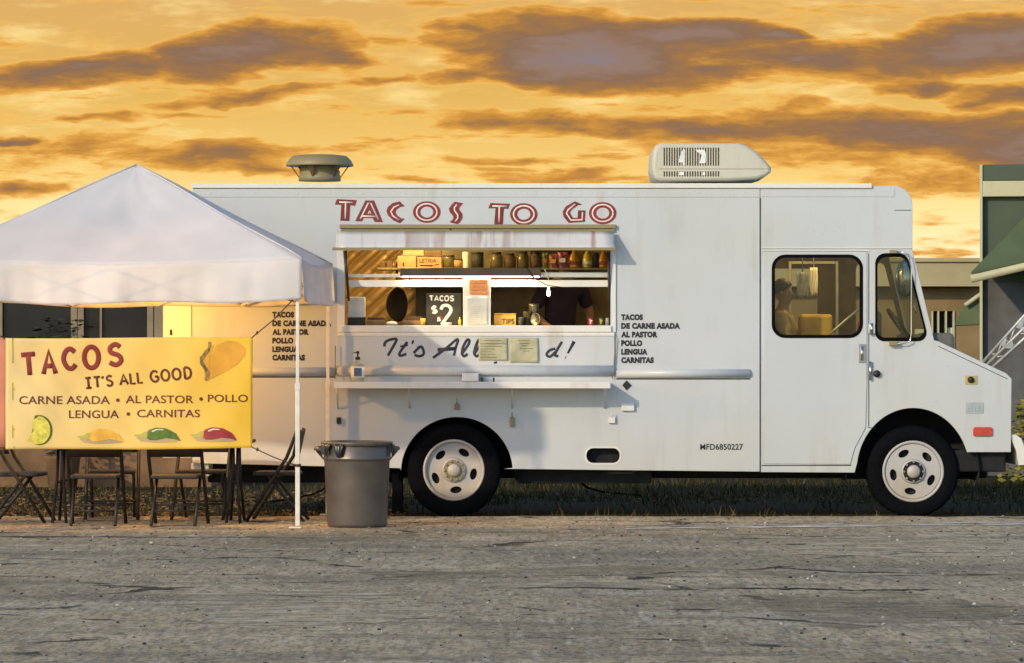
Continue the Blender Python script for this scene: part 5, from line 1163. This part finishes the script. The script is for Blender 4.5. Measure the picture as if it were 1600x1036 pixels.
# bulb on its cord
BP = at(857, 456, .05); BU = thing('hanging_bulb', 'small bare white bulb dangling in the right serving window', 'bulb', BP)
MB().lathe([(0, -.045), (.016, -.03), (.018, -.005), (.010, .02), (.008, .045), (0, .05)], BP, 'z', 16).build('glass_bulb', M['bulb'], BU)
MB().tube([BP + Vector((0, 0, .04)), at(857, 436, .04), at(853, 425, .03), at(851, 420.5, .03)], .0035, 6).build('cord', M['trim'], BU)
g = MB(); g.tube(pp([(822, 419), (830, 430), (838, 437), (856, 446), (880, 449)], .02), [.011, .009, .005, .004, .004], 8); tag(g.build('loose_cord', M['black'], None), 'black cord looping down from the lamp fixture in the window', 'cord')

# ------------------------------------------------------------------ people
def hand_chain(V, E, wrist, elbow_dir, side, pre, r=.009):
    """palm and five separate curled fingers growing from the wrist"""
    d = elbow_dir.normalized(); s = d.cross(Vector((0, -1, 0))); s = s.normalized() if s.length > .1 else Vector((1, 0, 0)); up = s.cross(d).normalized()
    V[pre + 'palm'] = (wrist + d * .06, .03, .018); E.append((pre + 'wrist', pre + 'palm'))
    for k, (o_, L_) in enumerate(((-.030, .065), (-.010, .078), (.010, .072), (.028, .058))):
        b0 = wrist + d * .085 + s * o_; c1 = b0 + d * L_ * .5 - up * .012; c2 = c1 + d * L_ * .35 - up * .03
        for j, (p, rr_) in enumerate(((b0, r), (c1, r * .9), (c2, r * .75))):
            V[f'{pre}f{k}{j}'] = (p, rr_, rr_); E.append((pre + 'palm' if j == 0 else f'{pre}f{k}{j-1}', f'{pre}f{k}{j}'))
    t0 = wrist + d * .04 - s * .035 * side; t1 = t0 + d * .035 - s * .02 * side - up * .012
    V[pre + 't0'] = (t0, .011, .011); V[pre + 't1'] = (t1, .009, .009); E += [(pre + 'palm', pre + 't0'), (pre + 't0', pre + 't1')]
def person(label, loc, rz_, hgt, shirt, arms, seated=False, bend=0.0, trousers='denim'):
    t = thing('person', label, 'person', loc, rz_)
    k = hgt / 1.70; v = lambda x, y, z: Vector((x, y, z)) * k
    hz = .92 if not seated else .48
    f = bend
    V, E = {}, []
    V['pelvis'] = (v(0, 0, hz), .15 * k, .11 * k); V['waist'] = (v(0, -.02 - f * .1, hz + .17), .135 * k, .10 * k); V['chest'] = (v(0, -.01 - f * .3, hz + .36), .16 * k, .115 * k); V['shl'] = (v(0, -.0 - f * .42, hz + .47), .12 * k, .085 * k)
    V['neck'] = (v(0, -.01 - f * .5, hz + .555), .052 * k, .052 * k); V['jaw'] = (v(0, -.035 - f * .58, hz + .63), .062 * k, .07 * k); V['head'] = (v(0, -.015 - f * .6, hz + .70), .078 * k, .095 * k); V['top'] = (v(0, -.0 - f * .6, hz + .765), .06 * k, .072 * k)
    E += [('pelvis', 'waist'), ('waist', 'chest'), ('chest', 'shl'), ('shl', 'neck'), ('neck', 'jaw'), ('jaw', 'head'), ('head', 'top')]
    for s, nm in ((-1, 'R'), (1, 'L')):
        el, wr = arms[nm]
        V[nm + 'sh'] = (v(s * .175, -f * .42, hz + .455), .058 * k, .058 * k); V[nm + 'el'] = (v(*el), .043 * k, .043 * k); V[nm + 'wrist'] = (v(*wr), .028 * k, .024 * k)
        E += [('shl', nm + 'sh'), (nm + 'sh', nm + 'el'), (nm + 'el', nm + 'wrist')]
        hand_chain(V, E, v(*wr), v(*wr) - v(*el), s, nm)
        if seated: lg = ((s * .10, -.02, hz - .01), (s * .12, -.44, hz + .02), (s * .12, -.42, .09), (s * .12, -.56, .04))
        else: lg = ((s * .09, 0, hz - .05), (s * .10, -.02, hz * .53), (s * .10, .03, .09), (s * .11, -.12, .035))
        for j, (p, rr_) in enumerate(zip(lg, (.085, .058, .042, .036))):
            V[f'{nm}l{j}'] = (v(*p), rr_ * k, rr_ * k); E.append(('pelvis' if j == 0 else f'{nm}l{j-1}', f'{nm}l{j}'))
    skin_body('body', V, E, 'pelvis', M['skin'], t)
    def sub(keys, grow, nm, m_, extra=None, cut=()):
        V2 = {q_: (V[q_][0], V[q_][1] + grow, V[q_][2] + grow) for q_ in keys}; E2 = [(a, b_) for a, b_ in E if a in V2 and b_ in V2]
        for a, b_, tt in cut: V2[b_ + 'c'] = (V[a][0].lerp(V[b_][0], tt), V[b_][1] * 1.1 + grow, V[b_][2] * 1.1 + grow); E2.append((a, b_ + 'c'))
        return skin_body(nm, V2, E2, 'pelvis', M[m_], t)
    sub(['pelvis', 'waist', 'chest', 'shl', 'Rsh', 'Lsh'], .022, 'shirt', shirt, cut=(('Rsh', 'Rel', .8), ('Lsh', 'Lel', .8)))
    sub(['pelvis'] + [f'{n_}l{j}' for n_ in 'RL' for j in range(3)], .018, 'trousers', trousers)
    hd = V['head'][0]; g = MB()
    def hp_(u, v_):
        a, e = u * 2 * pi, v_ * pi * .62; r_ = 1.0 + .03 * sin(a * 9 + e * 13)
        front = max(0, -sin(a)) ; e2 = e * (1 - .42 * front)
        return hd + Vector((.080 * k * r_ * sin(e2) * cos(a), .012 * k + .096 * k * r_ * sin(e2) * sin(a), .03 * k + .10 * k * r_ * cos(e2)))
    g.quadgrid(hp_, 28, 14); g.build('hair', M['hair'], t, solid=.012, local=True)
    g = MB()
    fy = -.074 * k
    g.tube([hd + Vector((0, fy, .01 * k)), hd + Vector((0, fy - .022 * k, -.03 * k)), hd + Vector((0, fy - .004 * k, -.036 * k))], [.008 * k, .013 * k, .008 * k], 8)
    for s in (-1, 1): g.tube([hd + Vector((s * .068 * k, .0, .02 * k)), hd + Vector((s * .078 * k, .012, 0)), hd + Vector((s * .068 * k, .0, -.035 * k))], [.010, .016, .009], 8)
    g.build('face_features', M['skin'], t, local=True)
    for s in (-1, 1): MB().lathe([(0, -.009), (.010, -.004), (.011, .004), (0, .009)], hd + Vector((s * .03 * k, fy + .012 * k, .006 * k)), 'y', 12).build('eye', M['ink'], t, local=True)
    MB().tube([hd + Vector((-.022 * k, fy + .004 * k, -.062 * k)), hd + Vector((0, fy - .008 * k, -.064 * k)), hd + Vector((.022 * k, fy + .004 * k, -.062 * k))], .005, 6).build('mouth', M['maroon'], t, local=True)
    return t
FZ = .72
person('worker in a dark plum shirt standing inside the right serving window', (at(873, 0, 1.45).x, 1.45, FZ), R(20), 1.80, 'plum', dict(R=((-.30, -.10, 1.12), (-.24, -.34, 1.02)), L=((.29, -.06, 1.13), (.20, -.30, 1.00))), bend=.25)
person('person in a tan shirt with dark hair sitting inside the cab', (at(1222, 0, .42).x, .42, FZ + .24), R(78), 1.66, 'tan', dict(R=((-.26, -.12, .70), (-.16, -.36, .66)), L=((.26, -.12, .70), (.16, -.36, .66))), seated=True)
st_ = at(1222, 0, .42); tag(MB().box(st_.x - .2, st_.x + .15, .24, .62, FZ, FZ + .58).build('crate_seat', M['cardd'], None, .01), 'brown crate under the person sitting in the cab', 'crate')
pb = at(1272, 0, 1.2); tag(MB().box(at(1250, 0, .7).x, at(1300, 0, .7).x, .62, 1.0, FZ, at(0, 491, .7).z).build('yellow_glint', M['tips'], None, .03), 'yellow block put in as a reflection in the cab door glass', 'tub')  # added block stands in for a yellow reflection in the door glass

def glare(px0, px1, py0, py1, Y, nm, m_, lb_, cat):  # added sheets stand in for pale reflections in the cab glass
    a, c = at(px0, py0, Y), at(px1, py1, Y); g = MB()
    g.quadgrid(lambda u, v: Vector((a.x + (c.x - a.x) * (u + .05 * sin(v * 4)), Y + .02 * sin(u * 9 + v * 2), a.z + (c.z - a.z) * v)), 12, 8)
    g.tube([Vector(((a.x + c.x) / 2, Y, a.z)), Vector(((a.x + c.x) / 2, Y, 3.0))], .004, 5)
    tag(g.build(nm, M[m_], None, solid=.006), lb_, cat)
glare(1266, 1277, 418, 462, .9, 'white_glint', 'lwhite', 'narrow white towel sheet put in as a reflection in the cab window', 'glint')
glare(1245, 1263, 425, 466, .95, 'blue_glint', 'blueglare', 'grey blue cloth sheet put in as a reflection beside the white towel in the cab', 'glare')
# ------------------------------------------------------------------ cables on the verge
zg = -.02
def gp(px, py): d = (H + .02) * F / (py - HOR); return Vector(((px - 800) * d / F, d - D, -.015))
g = MB(); g.tube([at(838, 735, .4), at(842, 752, .5), gp(852, 771)], .006, 6); tag(g.build('thin_cable', M['vent'], None), 'thin pale cable hanging below the truck behind the rear wheel', 'cable')
g = MB(); g.tube([at(905, 752, .9), at(918, 762, 1.1), gp(945, 770), gp(985, 773), gp(1010, 776)], .012, 6); tag(g.build('black_hose', M['rubber'], None), 'black hose drooping from the chassis onto the grass', 'hose')
g = MB(); g.tube([at(514, 760, -.3), at(490, 772, -.3), at(455, 780, -.3), gp(420, 785), gp(360, 781)], .010, 6); tag(g.build('dark_cable', M['rubber'], None), 'dark cable sagging from the trash can toward the chairs', 'cable')
